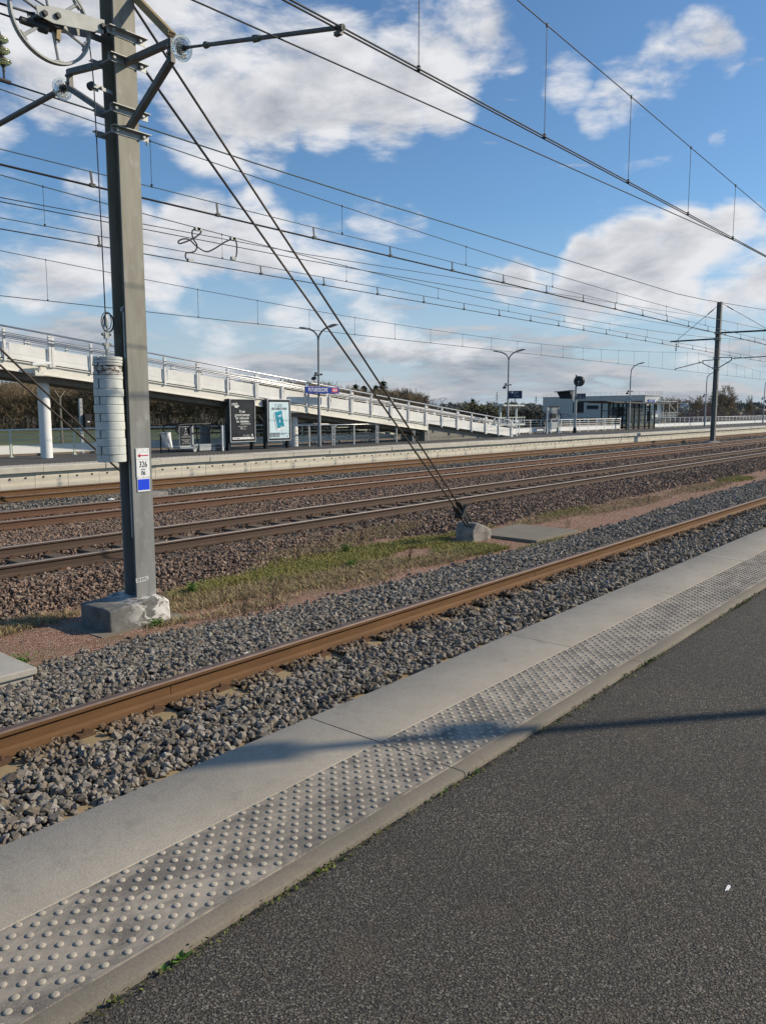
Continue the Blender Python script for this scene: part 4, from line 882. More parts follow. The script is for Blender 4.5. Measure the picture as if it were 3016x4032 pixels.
MB().tube([(22.9, 24.72, .92), (33.5, 24.72, .92)], .026, 8).build('top_rail', 'chrome', gr, 1)
for z in (.2, .36, .52, .68): MB().tube([(20, 24.9, z), (33.3, 24.9, z)], .008, 5).build('cable', 'darksteel', gr)
railing('short white railing turning across the foot of the ramp', 41.9, 43.2, 25.2, 1.3, panel='white', mat='white', rails=(.75, .60, .44))

# ------------------------------------------------------------------ lamps and signs on the far platform
def lamp_post(label, x, y, double=True, h=4.72, cams=True, dv=(0, 1), reach=1.):
    r = thing('lamp_post', label, 'lamp post', (x, y, 0), 'lamp posts on the far platform')
    MB().tube([(x, y, 0), (x, y, 1.7), (x, y, 1.72), (x, y, h-.1)], .085, 12, r1=.042).build('pole', 'lamp', r, 40)
    u = Vector((dv[0], dv[1], 0)).normalized(); v = Vector((u.y, -u.x, 0)); O = Vector((x, y, 0))
    for s in ((-1, 1) if double else (-1,)):
        q = ((0, -.15), (.06, .05), (.28, .25), (.6, .38)) if double else ((0, -.15), (.05, .35), (.28, .62), (.62, .80))
        P = spl([O+u*s*a*reach+Vector((0, 0, h+b)) for a, b in q], 6); MB().tube(P, .04, 8).build('arm', 'lamp', r, 1); e = P[-1]
        mb = MB(); pr = [(0, -.03), (.12, .02), (.34, .045), (.52, .03), (.56, 0), (.50, -.02), (.10, -.055)]
        mb.extrude([e+u*s*(a-.05)-v*.11+Vector((0, 0, b+a*.12)) for a, b in pr], v*.22); mb.build('lamp_head', 'lamp', r, False, .02)
    if cams:
        mb = MB(); mb.lathe([(.07, 0), (.085, .10), (.06, .2)], (x-.05, y+.12, 2.98), (-.3, .9, -.25), 10); mb.box(x-.04, x+.04, y-.02, y+.28, 3.06, 3.10); mb.box(x-.05, x+.03, y+.12, y+.2, 3.10, 3.22); mb.box(x-.04, x+.03, y-.2, y-.1, 3.08, 3.15); mb.bar((x, y-.22, 3.09), (x, y+.3, 3.09), .03, .03); mb.build('camera_cluster', 'darksteel', r)
    return r
lamp_post('double armed grey lamp post carrying the blue station name board', 24.79, 24.31)
lamp_post('double armed grey lamp post at the foot of the ramp beside the dark exit sign', 41.9, 25.1)
lamp_post('single armed grey lamp post in front of the glass shelter', 62.4, 26.0, False, 4.5)
lamp_post('single armed grey lamp post just left of the far mast', 80.8, 25.9, False, 4.5)
lamp_post('single armed grey lamp post at the far right edge with small dark sign', 103.1, 26.2, False, 4.5)
r = thing('station_name_board', 'blue board reading FUTUROSCOPE in white with a red logo at its right end', 'sign', (24.8, 24.2, 2.45))
MB().box(23.82, 25.88, 24.13, 24.20, 2.30, 2.585).build('board', 'signblue', r, False, .006)
mb = MB(); text_into(mb, 'FUTUROSCOPE', (24.56, 24.127, 2.442), (1, 0, 0), (0, 0, 1), .215, bold=.001, squeeze=.80); mb.build('lettering', 'signwhite', r)
o = MB().box(25.40, 25.79, 24.122, 24.131, 2.36, 2.535).build('logo_panel', 'magenta', r, False, .003); mb = MB(); text_into(mb, 'SNCF', (25.60, 24.120, 2.445), (1, 0, 0), (0, 0, 1), .115, bold=.003, shear=.15); mb.build('lettering', 'signwhite', o)
Xn = (0, -1, 0); Zu = (0, 0, 1)                                # faces looking towards -X: reading direction is -Y
r = thing('exit_sign', 'dark navy sign with an arrow and the word Sortie on the ramp foot lamp post', 'sign', (41.9, 24.6, 2.5))
MB().box(41.90, 41.98, 24.17, 25.05, 2.28, 2.745).build('board', 'signnavy', r, False, .006)
mb = MB(); text_into(mb, 'Sortie', (41.897, 24.66, 2.66), Xn, Zu, .10, align='LEFT'); text_into(mb, 'Sortie - Exit', (41.897, 24.66, 2.59), Xn, Zu, .045, align='LEFT'); text_into(mb, 'Parc du', (41.897, 24.66, 2.50), Xn, Zu, .06, align='LEFT'); text_into(mb, 'Futuroscope', (41.897, 24.66, 2.42), Xn, Zu, .065, align='LEFT')
def arrow(mb, o, rv, uv, s, ang):
    rv, uv, o = Vector(rv), Vector(uv), Vector(o); n = rv.cross(uv)*.002; ca, sa = math.cos(ang), math.sin(ang)
    for pts in ([(-.5, -.07), (.35, -.07), (.35, .07), (-.5, .07)], [(.5, .5), (.5, -.5), (.34, -.5), (.34, .5)][:0] or [(.5, 0), (.12, .38), (.02, .28), (.3, 0), (.02, -.28), (.12, -.38)]):
        mb.poly([o+n+rv*s*(a*ca-b*sa)+uv*s*(a*sa+b*ca) for a, b in pts])
arrow(mb, (41.897, 24.98, 2.66), Xn, Zu, .10, R(135)); mb.box(41.895, 41.897, 24.73, 24.88, 2.60, 2.71); mb.build('lettering', 'signwhite', r)
r = thing('platform_sign', 'small dark sign hanging on the rightmost lamp post', 'sign', (103, 25.7, 2.65)); MB().box(103.05, 103.12, 25.05, 26.1, 2.47, 2.86).build('board', 'signnavy', r)
mb = MB(); text_into(mb, 'Quai', (103.047, 25.8, 2.66), Xn, Zu, .2); mb.box(103.045, 103.047, 25.2, 25.45, 2.55, 2.8); mb.build('lettering', 'signwhite', r)
tag(MB().box(62.36, 62.40, 25.74, 26.32, 2.39, 2.59).build('blank_sign', 'sgrey'), 'small grey plate on the lamp post in front of the shelter', 'sign')
# clock post
cp = thing('clock_post', 'grey post with dark base sleeve carrying the round station clock', 'post', (51.72, 25.5, 0))
MB().tube([(51.72, 25.5, 0), (51.72, 25.5, 2.35)], .10, 12).build('lower_pole', 'sgrey', cp, 40); MB().tube([(51.72, 25.5, 2.3), (51.72, 25.5, 4.05)], .06, 12).build('upper_pole', 'lamp', cp, 40); MB().tube([(51.72, 25.5, 0), (51.72, 25.5, .36)], .125, 12).build('base_sleeve', 'black', cp, 40)
ck = thing('station_clock', 'round black station clock with pale hands on the post', 'clock', (51.72, 25.22, 3.6)); CC = Vector((51.6, 25.26, 3.605))
mb = MB(); mb.lathe([(.33, -.16), (.36, -.13), (.36, .13), (.33, .16)], CC+Vector((.1, 0, 0)), (-1, 0, 0), 32); mb.build('case', 'black', ck, 40)
fx = CC.x+.1-.162; mb = MB()
for k in range(12):
    a = R(30*k); c, s_ = math.cos(a), math.sin(a); mb.obox((fx, CC.y-.27*s_, CC.z+.27*c), (.002, 0, 0), Vector((0, -s_, c))*.028, Vector((0, c, s_))*.009)
mb.build('hour_marks', 'sgrey', ck)
for L_, a, w in ((.16, R(104), .016), (.25, R(168), .011)): mb = MB(); mb.obox((fx-.004, CC.y-L_/2*math.sin(a), CC.z+L_/2*math.cos(a)), (.002, 0, 0), Vector((0, -math.sin(a), math.cos(a)))*L_/2, Vector((0, math.cos(a), math.sin(a)))*w); mb.build('hand', 'signwhite', ck)
us = thing('platform_letter_sign', 'navy sign with a boxed letter U and a diagonal arrow below the clock', 'sign', (51.75, 25.1, 2.56)); MB().box(51.72, 51.78, 24.77, 25.42, 2.37, 2.755).build('board', 'signnavy', us, False, .004)
mb = MB(); text_into(mb, 'U', (51.717, 25.20, 2.52), Xn, Zu, .22); text_into(mb, 'Quai', (51.717, 25.20, 2.68), Xn, Zu, .06); text_into(mb, '2', (51.717, 24.90, 2.66), Xn, Zu, .10); arrow(mb, (51.717, 24.90, 2.47), Xn, Zu, .13, R(-45))
for a, b, c, d in ((25.05, 25.06, 2.40, 2.72), (25.345, 25.355, 2.40, 2.72), (25.05, 25.355, 2.40, 2.41), (25.05, 25.355, 2.71, 2.72)): mb.box(51.714, 51.718, a, b, c, d)
mb.build('lettering', 'signwhite', us)
hd = thing('display_hood', 'dark screen under a slanted grey hood on the clock post', 'display', (51.7, 26.2, 2.6))
mb = MB(); mb.extrude([(51.15, y, z) for y, z in ((26.92, 2.90), (25.68, 2.99), (25.68, 2.93), (26.88, 2.85))], (.75, 0, 0)); mb.extrude([(x, 25.68, z) for x, z in ((51.15, 2.95), (51.9, 2.98), (51.9, 2.39), (51.55, 2.40), (51.35, 2.72))], (0, .03, 0)); mb.build('hood', 'lamp', hd)
MB().extrude([(51.50, y, z) for y, z in ((26.85, 2.86), (25.72, 2.92), (25.72, 2.40), (26.58, 2.40))], (.3, 0, 0)).build('screen', 'window', hd); MB().bar((51.72, 25.5, 2.05), (51.72, 25.85, 2.42), .09, .10).build('bracket', 'sgrey', hd)
# information frame
ip = thing('information_frame', 'grey information frame on two posts in front of the white railing', 'information board', (49.5, 26.1, 0))
for x in (48.72, 50.34): mb = MB(); mb.box(x-.05, x+.05, 26.05, 26.13, 0, 1.83); mb.box(x-.09, x+.09, 26.02, 26.16, 0, .42); mb.build('post', 'sgrey', ip)
MB().box(48.78, 50.28, 26.08, 26.11, .93, 1.80).build('board', 'lamp', ip); MB().box(49.05, 50.0, 26.065, 26.079, 1.05, 1.38).build('screen', 'window', ip); MB().box(48.78, 50.28, 26.08, 26.10, .28, .78).build('lower_panel', 'sgrey', ip)
MB().box(48.70, 50.4, 26.04, 26.14, 1.80, 1.85).build('canopy', 'black', ip)
mb = MB(); text_into(mb, 'Quai 2 Voie 4', (49.55, 26.078, 1.60), (1, 0, 0), Zu, .17); mb.build('lettering', 'signwhite', ip)

# poster boards
def poster(label, x0, x1, yb, z0, z1, content):
    r = thing('poster_board', label, 'poster board', ((x0+x1)/2, yb, 0)); y = yb-.07
    for x in (x0-.02, x1-.08): MB().box(x-.05, x+.05, y+.03, yb+.12, 0, z1-.02 if x < x1-.2 else z0+.05).build('leg', 'black', r)
    mb = MB(); w = .035
    for a, b, c, d in ((x0, x1, z0, z0+w), (x0, x1, z1-w, z1), (x0, x0+w, z0+w, z1-w), (x1-w, x1, z0+w, z1-w)): mb.box(a, b, y-.04, yb+.09, c, d)
    mb.build('frame', 'sgrey', r, False, .004); MB().box(x0+w, x1-w, y-.02, yb+.08, z0+w, z1-w).build('backing', 'black', r)
    content(r, x0+.10, x1-.10, z0+.11, z1-.12, y-.021); return r
def sheet(mb, x0, x1, z0, z1, y, seed, amp=.005):
    n, k = 14, 22; V = [(x0+(x1-x0)*i/n, y-.004-amp*abs(mnoise.noise((i*.45+seed, j*.3, seed)))-amp*.6*abs(mnoise.noise((i*.9, j*.8+seed, 2))), z0+(z1-z0)*j/k) for i in range(n+1) for j in range(k+1)]
    mb.add(V, [(i*(k+1)+j, (i+1)*(k+1)+j, (i+1)*(k+1)+j+1, i*(k+1)+j+1) for i in range(n) for j in range(k)])
def c1(r, x0, x1, z0, z1, y):
    mb = MB(); sheet(mb, x0, x1, z0, z1, y, 3, .012); o = mb.build('poster_sheet', 'poster_dark', r, 1); w, h = x1-x0, z1-z0; xc = x0+w*.47; yt = y-.022
    mb = MB(); T = lambda s, f, sz, **k: text_into(mb, s, (k.pop('x', xc), yt, z1-h*f), (1, 0, 0), Zu, sz, **k)
    T('Il est', .26, .150, bold=.001); T('grand temps', .35, .150, bold=.001); T('de rallumer', .435, .150, bold=.001); T('les étoiles.', .52, .150, bold=.001)
    mb.box(xc-.06, xc+.36, yt-.002, yt, z1-h*.527, z1-h*.517)
    T('consciences', .585, .105, shear=.3, x=xc+.15); T('Guillaume Apollinaire', .655, .055); T('Ph. L...', .71, .12, shear=.35, x=xc+.03)
    T('pitch', .055, .15, x=x0+.14, bold=.001); mb.box(x0+.10, x0+.36, yt-.002, yt, z1-h*.125, z1-h*.10); mb.box(x0+.15, x0+.30, yt-.002, yt, z1-h*.155, z1-h*.13)
    T('lecture - spectacles', .885, .045, x=x0+w*.64); T('rencontres publiques', .915, .045, x=x0+w*.64); mb.lathe([(.045, 0), (.045, .003)], (x0+w*.92, yt, z1-h*.89), (0, -1, 0), 14)
    mb.box(x0, x1, yt-.001, yt, z0, z0+h*.055); mb.build('lettering', 'signwhite', o)
    mb = MB()
    for a, b in ((.05, .12), (.15, .34), (.42, .45), (.52, .54), (.66, .69), (.82, .95)): mb.box(x0+w*a, x0+w*b, yt-.003, yt-.001, z0+h*.02, z0+h*.036)
    mb.build('logo_strip', 'ink', o)
def c2(r, x0, x1, z0, z1, y):
    mb = MB(); sheet(mb, x0, x1, z0, z1, y, 8, .010); o = mb.build('poster_sheet', 'poster_pale', r, 1); w, h = x1-x0, z1-z0; xc = (x0+x1)/2; yt = y-.022
    mb = MB(); text_into(mb, 'T   T E', (xc-.04, yt, z1-h*.10), (1, 0, 0), Zu, .17, squeeze=.8); text_into(mb, 'DES LIVRES À VIVRE', (xc, yt, z1-h*.185), (1, 0, 0), Zu, .125, squeeze=.78, bold=.002); text_into(mb, 'o', (xc-.055, yt, z1-h*.105), (1, 0, 0), Zu, .14); text_into(mb, 'LA COLLECTION', (x0+w*.74, yt, z0+h*.14), (1, 0, 0), Zu, .045); text_into(mb, 'DE POCHE', (x0+w*.68, yt, z0+h*.11), (1, 0, 0), Zu, .045); text_into(mb, 'en librairie', (x0+w*.70, yt, z0+h*.07), (1, 0, 0), Zu, .035); mb.build('lettering', 'ink', o)
    rv, uv = Vector((.975, 0, .22)), Vector((-.22, 0, .975)); c = Vector((xc+.0, yt, z0+h*.52))
    mb = MB(); mb.obox(c+Vector((-.03, .004, -.03)), rv*.215, (0, .002, 0), uv*.355); mb.obox(c+Vector((.05, .006, -.13)), rv*.21, (0, .002, 0), Vector((0, 0, 1))*.30); mb.build('book_pages', 'signwhite', o)
    mb = MB(); mb.obox(c, rv*.20, (0, .004, 0), uv*.34); b = mb.build('book_cover', 'cyan', o); mb = MB()
    for q, l in ((.16, .10), (.12, .07), (-.30, .05)): mb.obox(c+uv*q+rv*.05+Vector((0, -.005, 0)), rv*l, (0, .001, 0), uv*.012)
    mb.obox(c+uv*(-.06)+Vector((0, -.005, 0)), rv*.022, (0, .001, 0), uv*.06); mb.build('cover_lettering', 'signwhite', b)
    mb = MB()
    for k, a in enumerate((.10, .27, .44)): mb.box(x0+w*(a-.06), x0+w*(a+.07), yt-.002, yt, z0+h*.04, z0+h*.16)
    mb.lathe([(.03, 0), (.03, .003)], (x0+w*.9, yt, z0+h*.05), (0, -1, 0), 14); mb.build('small_pictures', 'greyprint', o)
poster('framed dark poster with white lettering, left of the two poster boards', 19.98, 21.27, 24.55, .32, 2.03, c1)
poster('framed pale blue poster with a teal book, right of the two poster boards', 21.93, 23.22, 24.55, .31, 2.035, c2)
tag(MB().box(19.72, 19.80, 24.62, 24.70, 0, .99).build('white_post', 'white'), 'short white post just left of the dark poster board', 'post')

# waste bin with clear bag, wheelchair lift
r = thing('waste_bag_stand', 'black bag stand with a hanging clear plastic waste bag', 'waste bin', (17.3, 25.0, 0))
mb = MB(); mb.tube([(17.19, 25.05, 0), (17.19, 25.05, .73)], .028, 8); mb.tube([(17.50, 25.0, 0), (17.50, 25.0, .2)], .022, 8); mb.tube([(17.19+.17+.17*math.cos(q), 25.0+.15*math.sin(q), .70-.03*math.cos(q)) for q in np.linspace(0, 6.28, 20)[:-1]], .016, 6, closed=True); mb.build('stand', 'black', r)
mb = MB(); n, k = 26, 10; V = []
for j in range(k+1):
    f = j/k; zz = .76-.60*f; cx = 17.36+.17*f**1.3
    for i in range(n):
        a = 2*math.pi*i/n; rr = (.20-.075*f)*(1+.22*mnoise.noise((math.cos(a)*2.3, math.sin(a)*2.3, f*2.5))); V.append((cx+rr*math.cos(a), 25.0+rr*math.sin(a), zz+.03*mnoise.noise((a, f, 1))))
mb.add(V, [(j*n+i, j*n+(i+1) % n, (j+1)*n+(i+1) % n, (j+1)*n+i) for j in range(k) for i in range(n)]); mb.face([k*n+i for i in range(n)]); mb.build('plastic_bag', 'plastic', r, 1)
lf = thing('wheelchair_lift', 'wheeled grey wheelchair boarding lift with black handrails and information panel', 'wheelchair lift', (18.9, 25.2, 0))
mb = MB(); mb.box(17.95, 20.0, 24.9, 25.75, .13, .20); mb.box(18.8, 19.35, 24.86, 24.95, .03, .28); mb.box(18.55, 20.0, 24.9, 25.0, .16, .27); mb.bar((18.5, 24.9, .12), (18.72, 24.9, .30), .03, .04); mb.build('chassis', 'sgrey', lf)
MB().box(17.98, 18.53, 24.98, 25.04, .12, .98).build('end_frame', 'sgrey', lf)
o = MB().box(18.02, 18.47, 24.955, 24.98, .26, .95).build('information_panel', 'ink', lf)
mb = MB(); cx, yy = 18.25, 24.952
mb.lathe([(.022, 0), (.022, .003)], (cx-.005, yy, .885), (0, -1, 0), 10); mb.bar((cx-.01, yy, .86), (cx-.005, yy, .77), .005, .02, (0, 1, 0)); mb.bar((cx-.005, yy, .775), (cx+.05, yy, .77), .005, .018, (0, 1, 0)); mb.bar((cx+.05, yy, .775), (cx+.065, yy, .705), .005, .018, (0, 1, 0))
mb.tube([(cx+.005+.055*math.cos(q), yy-.001, .735+.055*math.sin(q)) for q in np.linspace(1.9, 6.1, 16)], .006, 5); mb.box(18.14, 18.36, yy-.003, yy, .64, .652)
for s, z, q in (('Accessible à tous', .575, .055), ('Merci de respecter', .46, .05), ('ce matériel', .40, .05), ('pour votre voyage', .34, .05)): text_into(mb, s, (cx, yy-.002, z), (1, 0, 0), Zu, q)
mb.build('lettering', 'signwhite', o)
for yh in (24.93, 25.72):
    P = spl([(18.0, yh, .70), (17.86, yh, .74), (17.78, yh, .86), (17.86, yh, 1.0), (18.1, yh, 1.04), (18.7, yh, 1.05), (19.5, yh, 1.05), (19.75, yh, 1.0), (19.88, yh, .86), (19.92, yh, .5), (19.94, yh, .2)], 6); MB().tube(P, .028, 8).build('handrail', 'black', lf, 1)
    MB().tube([(18.55, yh, .70), (19.9, yh, .70)], .024, 6).build('middle_rail', 'black', lf); MB().tube(spl([(18.42, yh, .7), (18.40, yh, .9), (18.6, yh, 1.03)], 5), .026, 6).build('handrail', 'black', lf, 1)
    MB().tube(spl([(19.0, yh, 1.05), (19.25, yh, .98), (19.33, yh, .8), (19.35, yh, .2)], 6), .025, 6).build('post', 'black', lf, 1)
MB().box(19.38, 19.62, 25.5, 25.6, .2, .98).build('flap_panel', 'lamp', lf); MB().box(19.68, 19.82, 25.5, 25.6, .2, .98).build('flap_panel', 'lamp', lf); MB().box(18.53, 18.60, 24.95, 25.0, .1, 1.0).build('corner_post', 'sgrey', lf)
for x, y in ((18.60, 24.9), (19.50, 24.9), (18.6, 25.7), (19.5, 25.7)):
    mb = MB(); mb.lathe([(.04, -.022), (.075, -.018), (.075, .018), (.04, .022)], (x, y, .075), (0, 1, 0), 16); w_ = mb.build('wheel', 'rubber', lf, 40); MB().box(x-.03, x+.03, y-.035, y+.035, .08, .17).build('caster_fork', 'sgrey', w_)

# glass shelter
sh = thing('glass_shelter', 'dark framed glass waiting shelter with a thin flat roof', 'shelter', (66, 27.3, 0))
def frame_panel(x0, y0, x1, y1, z0, z1, zs, par, mid=True):
    p, q = Vector((x0, y0, 0)), Vector((x1, y1, 0)); mb = MB()
    for z in zs: mb.bar(p+Vector((0, 0, z)), q+Vector((0, 0, z)), .07, .07)
    mb.build('rail_frame', 'black', par); d = (q-p).normalized()*.03; n = Vector((-d.y, d.x, 0))*.2
    MB().poly([p+d+Vector((0, 0, z0)), q-d+Vector((0, 0, z0)), q-d+Vector((0, 0, z1)), p+d+Vector((0, 0, z1))]).build('pane', 'glass', par)
FX = (63.35, 64.95, 66.0, 67.3, 68.3, 69.45)
for x in FX:
    for y in (26.62, 28.1): MB().box(x-.06, x+.06, y-.06, y+.06, 0, 2.16).build('post', 'black', sh)
for a, b in zip(FX[:-1], FX[1:]):
    if a != 67.3: frame_panel(a, 26.62, b, 26.62, .12, 2.1, (.15, .72, 1.2, 1.65), sh)
    frame_panel(a, 28.1, b, 28.1, .12, 2.1, (.15, .72, 1.2, 1.65), sh)
frame_panel(63.35, 26.65, 63.35, 28.1, .12, 2.1, (.15, .72, 1.2, 1.65), sh); frame_panel(69.45, 26.65, 69.45, 28.1, .12, 2.1, (.15, .72, 1.2, 1.65), sh)
for x in (59.9, 61.2, 62.1, 63.2): MB().box(x-.05, x+.05, 27.2, 27.3, 0, 2.16).build('post', 'black', sh)
for a, b in ((59.9, 61.2), (61.2, 62.1), (62.1, 63.2)): frame_panel(a, 27.25, b, 27.25, .12, 2.1, (.15, .95, 1.55), sh)
mb = MB(); mb.extrude([(58.3, 26.2, 2.30), (60.5, 26.2, 2.17), (69.5, 26.2, 2.14), (72.9, 26.2, 2.20), (72.9, 26.2, 2.25), (69.5, 26.2, 2.27), (58.3, 26.2, 2.32)], (0, 2.4, 0)); mb.build('roof', 'shroof', sh)
MB().box(64.2, 67.2, 27.7, 28.05, .42, .47).build('bench', 'sgrey', sh); MB().box(67.45, 67.50, 26.9, 26.95, .55, 1.3).build('grab_rail', 'yellow', sh); MB().box(66.2, 66.25, 27.2, 27.8, .5, 1.9).build('partition', 'lamp', sh)
r = thing('shelter_name_board', 'small blue name board standing on the shelter roof', 'sign', (69, 26.5, 2.4)); MB().box(67.3, 69.15, 26.42, 26.48, 2.28, 2.52).build('board', 'signblue', r); mb = MB(); text_into(mb, 'FUTUROSCOPE', (68.05, 26.418, 2.40), (1, 0, 0), Zu, .18, squeeze=.8); mb.box(68.85, 69.05, 26.416, 26.419, 2.32, 2.48); mb.build('lettering', 'signwhite', r)

# ------------------------------------------------------------------ building beyond the platform
C0 = Vector((176.6, 70.0, 0)); g = Vector((math.cos(R(69.2)), math.sin(R(69.2)), 0)); w = Vector((g.y, -g.x, 0)); Z = Vector((0, 0, 1)); nf = -w
bd = thing('service_building', 'boxy two storey building with grey cladding and white lit end behind the shelter', 'building', tuple(C0+g*17+Z*-1.25))
HT = 5.0; DP = 5.5
def fq(mb, u0, u1, z0, z1, off=.0, th=.1, base=C0, dr=g, nrm=nf): a = base+dr*u0+nrm*off+Z*z0; mb.extrude([a, base+dr*u1+nrm*off+Z*z0, base+dr*u1+nrm*off+Z*z1, base+dr*u0+nrm*off+Z*z1], -nrm*th)
mb = MB(); mb.extrude([C0+Z*-1.3, C0+g*34.8+Z*-1.3, C0+g*34.8+w*14+Z*-1.3, C0+w*DP+Z*-1.3], Z*(HT+1.3), mf=lambda i: 1 if i == 3 else 0); mb.build('wall', ['cladding', 'claddingw'], bd)
mb = MB(); mb.extrude([C0+nf*.15-g*.15+Z*HT, C0+g*35+nf*.15+Z*HT, C0+g*35+w*14+Z*HT, C0+w*(DP+.2)-g*.15+Z*HT], Z*.12); mb.build('roof_edge', 'claddingw', bd)
for (u0, u1, z0, z1) in ((19.5, 23.3, 1.05, 3.77), (14.5, 18.4, 1.95, 2.85), (28.2, 33.1, .4, 2.7), (5.9, 9.5, 3.45, 3.8), (.7, 4.25, 3.45, 3.8), (.5, 4.3, 1.2, 2.9), (19.4, 22, -1.2, -.2), (14.7, 18.6, -1.2, -.2), (6, 10, .3, 2.4)):
    mb = MB(); fq(mb, u0, u1, z0, z1, .06, .1); o = mb.build('window', 'window', bd); mb = MB(); fq(mb, u0-.1, u1+.1, z0-.12, z0, .18, .14); mb.build('sill', 'cladding', o)
for (u0, u1, z0, z1, nm) in ((.7, 1.5, 2.1, 2.75, 'window'), (.8, 2.2, -.9, 1.45, 'door'), (3.0, 3.9, 1.6, 3.0, 'window')): mb = MB(); fq(mb, u0, u1, z0, z1, .06, .1, C0, w, -g); mb.build(nm, 'window', bd)
mb = MB()
for u in np.arange(0, 35, 1.75): mb.tube([C0+g*u+Z*(HT+.1), C0+g*u+Z*(HT+.95)], .02, 4)
for u in np.arange(0, DP+.1, .5): mb.tube([C0+w*u+Z*(HT+.1), C0+w*u+Z*(HT+.95)], .03, 4)
for z in (.55, .95): mb.tube([C0+g*35+Z*(HT+z), C0+Z*(HT+z), C0+w*DP+Z*(HT+z)], .02, 4)
mb.build('roof_railing', 'lattice', bd); mb = MB(); fq(mb, 27.3, 28.6, HT+.1, HT+1.1, -.5, .5); mb.build('roof_box', 'white', bd)
mb = MB(); mb.tube([C0+w*5.35-g*.15+Z*-1.2, C0+w*5.35-g*.15+Z*4.4], .14, 8); mb.lathe([(.2, 0), (.35, .4)], C0+w*5.35-g*.15+Z*4.3, n=8); mb.build('downpipe', 'sgrey', bd)
bal = MB(); b0 = C0-g*1.5
for u in np.arange(3.4, 10.2, .55): bal.tube([b0+w*u+Z*.1, b0+w*u+Z*1.1], .05, 4)
for z in (.1, .55, 1.1): bal.tube([b0+w*3.4+Z*z, b0+w*10.1+Z*z], .05, 4)
bal.extrude([b0+w*3.4+Z*-.1, b0+w*10.1+Z*-.1, b0+w*10.1+g*1.4+Z*-.1, b0+w*3.4+g*1.4+Z*-.1], Z*.18); bal.build('balcony', 'white', bd)
mb = MB()
for u in (4.4, 6.3, 9.0): mb.tube([b0+w*u+Z*.1, b0+w*u+Z*3.6], .06, 4)
mb.extrude([b0+w*3.5+Z*3.6, b0+w*8.8+Z*3.6, b0+w*8.8+g*1.5+Z*3.6, b0+w*3.5+g*1.5+Z*3.6], Z*.1); mb.tube([b0+w*6.3+Z*3, b0+w*9+Z*1], .05, 4); mb.build('canopy_frame', 'white', bd)
mb = MB()
for k in range(9): a = b0+w*(3.2-.35*k)+Z*(-.05-.12*k); mb.extrude([a, a+w*.35, a+w*.35+g*1.3, a+g*1.3], Z*.1)
mb.build('outside_stair', 'white', bd)
# small platform gantry left of it, water tank, house
gt = thing('loading_gantry', 'white flat roofed gantry with a railed platform between ramp foot and grey building', 'gantry', (75, 45, -1.2))
MB().box(72.9, 77.3, 44.2, 45.5, 2.05, 2.2).build('roof', 'tank', gt)
for x in (73.6, 76.9): MB().box(x-.08, x+.08, 44.9, 45.1, -1.2, 2.05).build('post', 'tank', gt)
mb = MB(); mb.box(71.0, 77.2, 44, 46, .0, .15)
for x in np.arange(71.0, 77.3, .6): mb.box(x-.03, x+.03, 44.0, 44.06, .1, .85)
for z in (.45, .82): mb.box(71, 77.2, 44.0, 44.06, z, z+.06)
mb.bar((71, 44.03, .82), (69.8, 44.03, 0), .06, .06); mb.build('railed_deck', 'railing', gt)
def polar(az, R_): return R_*math.cos(R(az)), R_*math.sin(R(az))
cx, cy = polar(19.02, 240); r = thing('storage_tank', 'pale grey blocky tank tower right of the white building end', 'tank', (cx, cy, -1.2))
mb = MB(); mb.lathe([(1.55, 0), (1.55, 4.2), (1.3, 4.35)], (cx, cy, -1.2), n=18); mb.build('shell', 'tank', r, 40); MB().box(cx-.6, cx+.6, cy-.6, cy+.6, 3.1, 3.8).build('top_box', 'tank', r)
cx, cy = polar(14.2, 230); r = thing('small_house', 'low house with brownish roof at the far right behind the railing', 'house', (cx, cy, -1.2)); MB().box(cx-4, cx+4, cy-4, cy+4, -1.2, .6).build('wall', 'claddingw', r); MB().extrude([(cx-4.5, cy-4.5, .6), (cx-4.5, cy+4.5, .6), (cx-4.5, cy, 2.0)], (9, 0, 0)).build('roof', 'roof', r)

# walls, graffiti and scrub behind the platform
mb = MB(); mb.box(3, 44, 31.0, 31.25, -1.25, -.02, 0); o = tag(mb.build('boundary_wall', 'gwall'), 'low rough grey wall with pale graffiti behind the left railing', 'wall')
mb = MB(); rs = random.Random(4)
for x0, s in ((20.0, .7), (23.0, .9), (24.9, 1.0), (29.5, 1.0), (31.4, 1.1), (33.8, 1.0), (36, 1.1), (38, 1), (40, 1)):
    for k in range(6):
        a = rs.uniform(-.4, .4); p = Vector((x0+a*s, 30.985, -1.1+rs.uniform(.15, .4)*s)); q_ = p+Vector((rs.uniform(-.3, .3)*s, 0, rs.uniform(.35, .75)*s)); q_.z = min(q_.z, -.06); mb.bar(p, q_, .004+.001*k, rs.uniform(.06, .16)*s, (0, 1, 0))
mb.build('graffiti', 'graff', o)
mb = MB(); mb.box(43, 95, 33.0, 33.3, -1.25, .15, 0); o = tag(mb.build('boundary_wall', 'gwall'), 'grey wall with pale graffiti behind the white railing before the shelter', 'wall')
mb = MB()
for x0 in np.arange(44, 66, 1.3):
    for k in range(5): p = Vector((x0+rs.uniform(-.5, .5), 32.985, -.9+rs.uniform(0, .3))); mb.bar(p, p+Vector((rs.uniform(-.4, .4), 0, rs.uniform(.4, .9))), .004+.001*k, rs.uniform(.06, .2), (0, 1, 0))
mb.build('graffiti', 'graff', o)
x0, x1 = 10, 33
r = thing('signal_post', 'slim perforated grey post with a black signal box behind the left railing', 'signal', (16.9, 30, -1.2))
mb = MB(); mb.box(16.80, 16.92, 29.95, 30.05, -1.2, 2.05)
mb.build('post', 'sgrey', r); mb = MB()
for z in np.arange(.5, 2.0, .17): mb.lathe([(.018, 0), (.018, .01)], (16.86, 29.95, z), (0, -1, 0), 6)
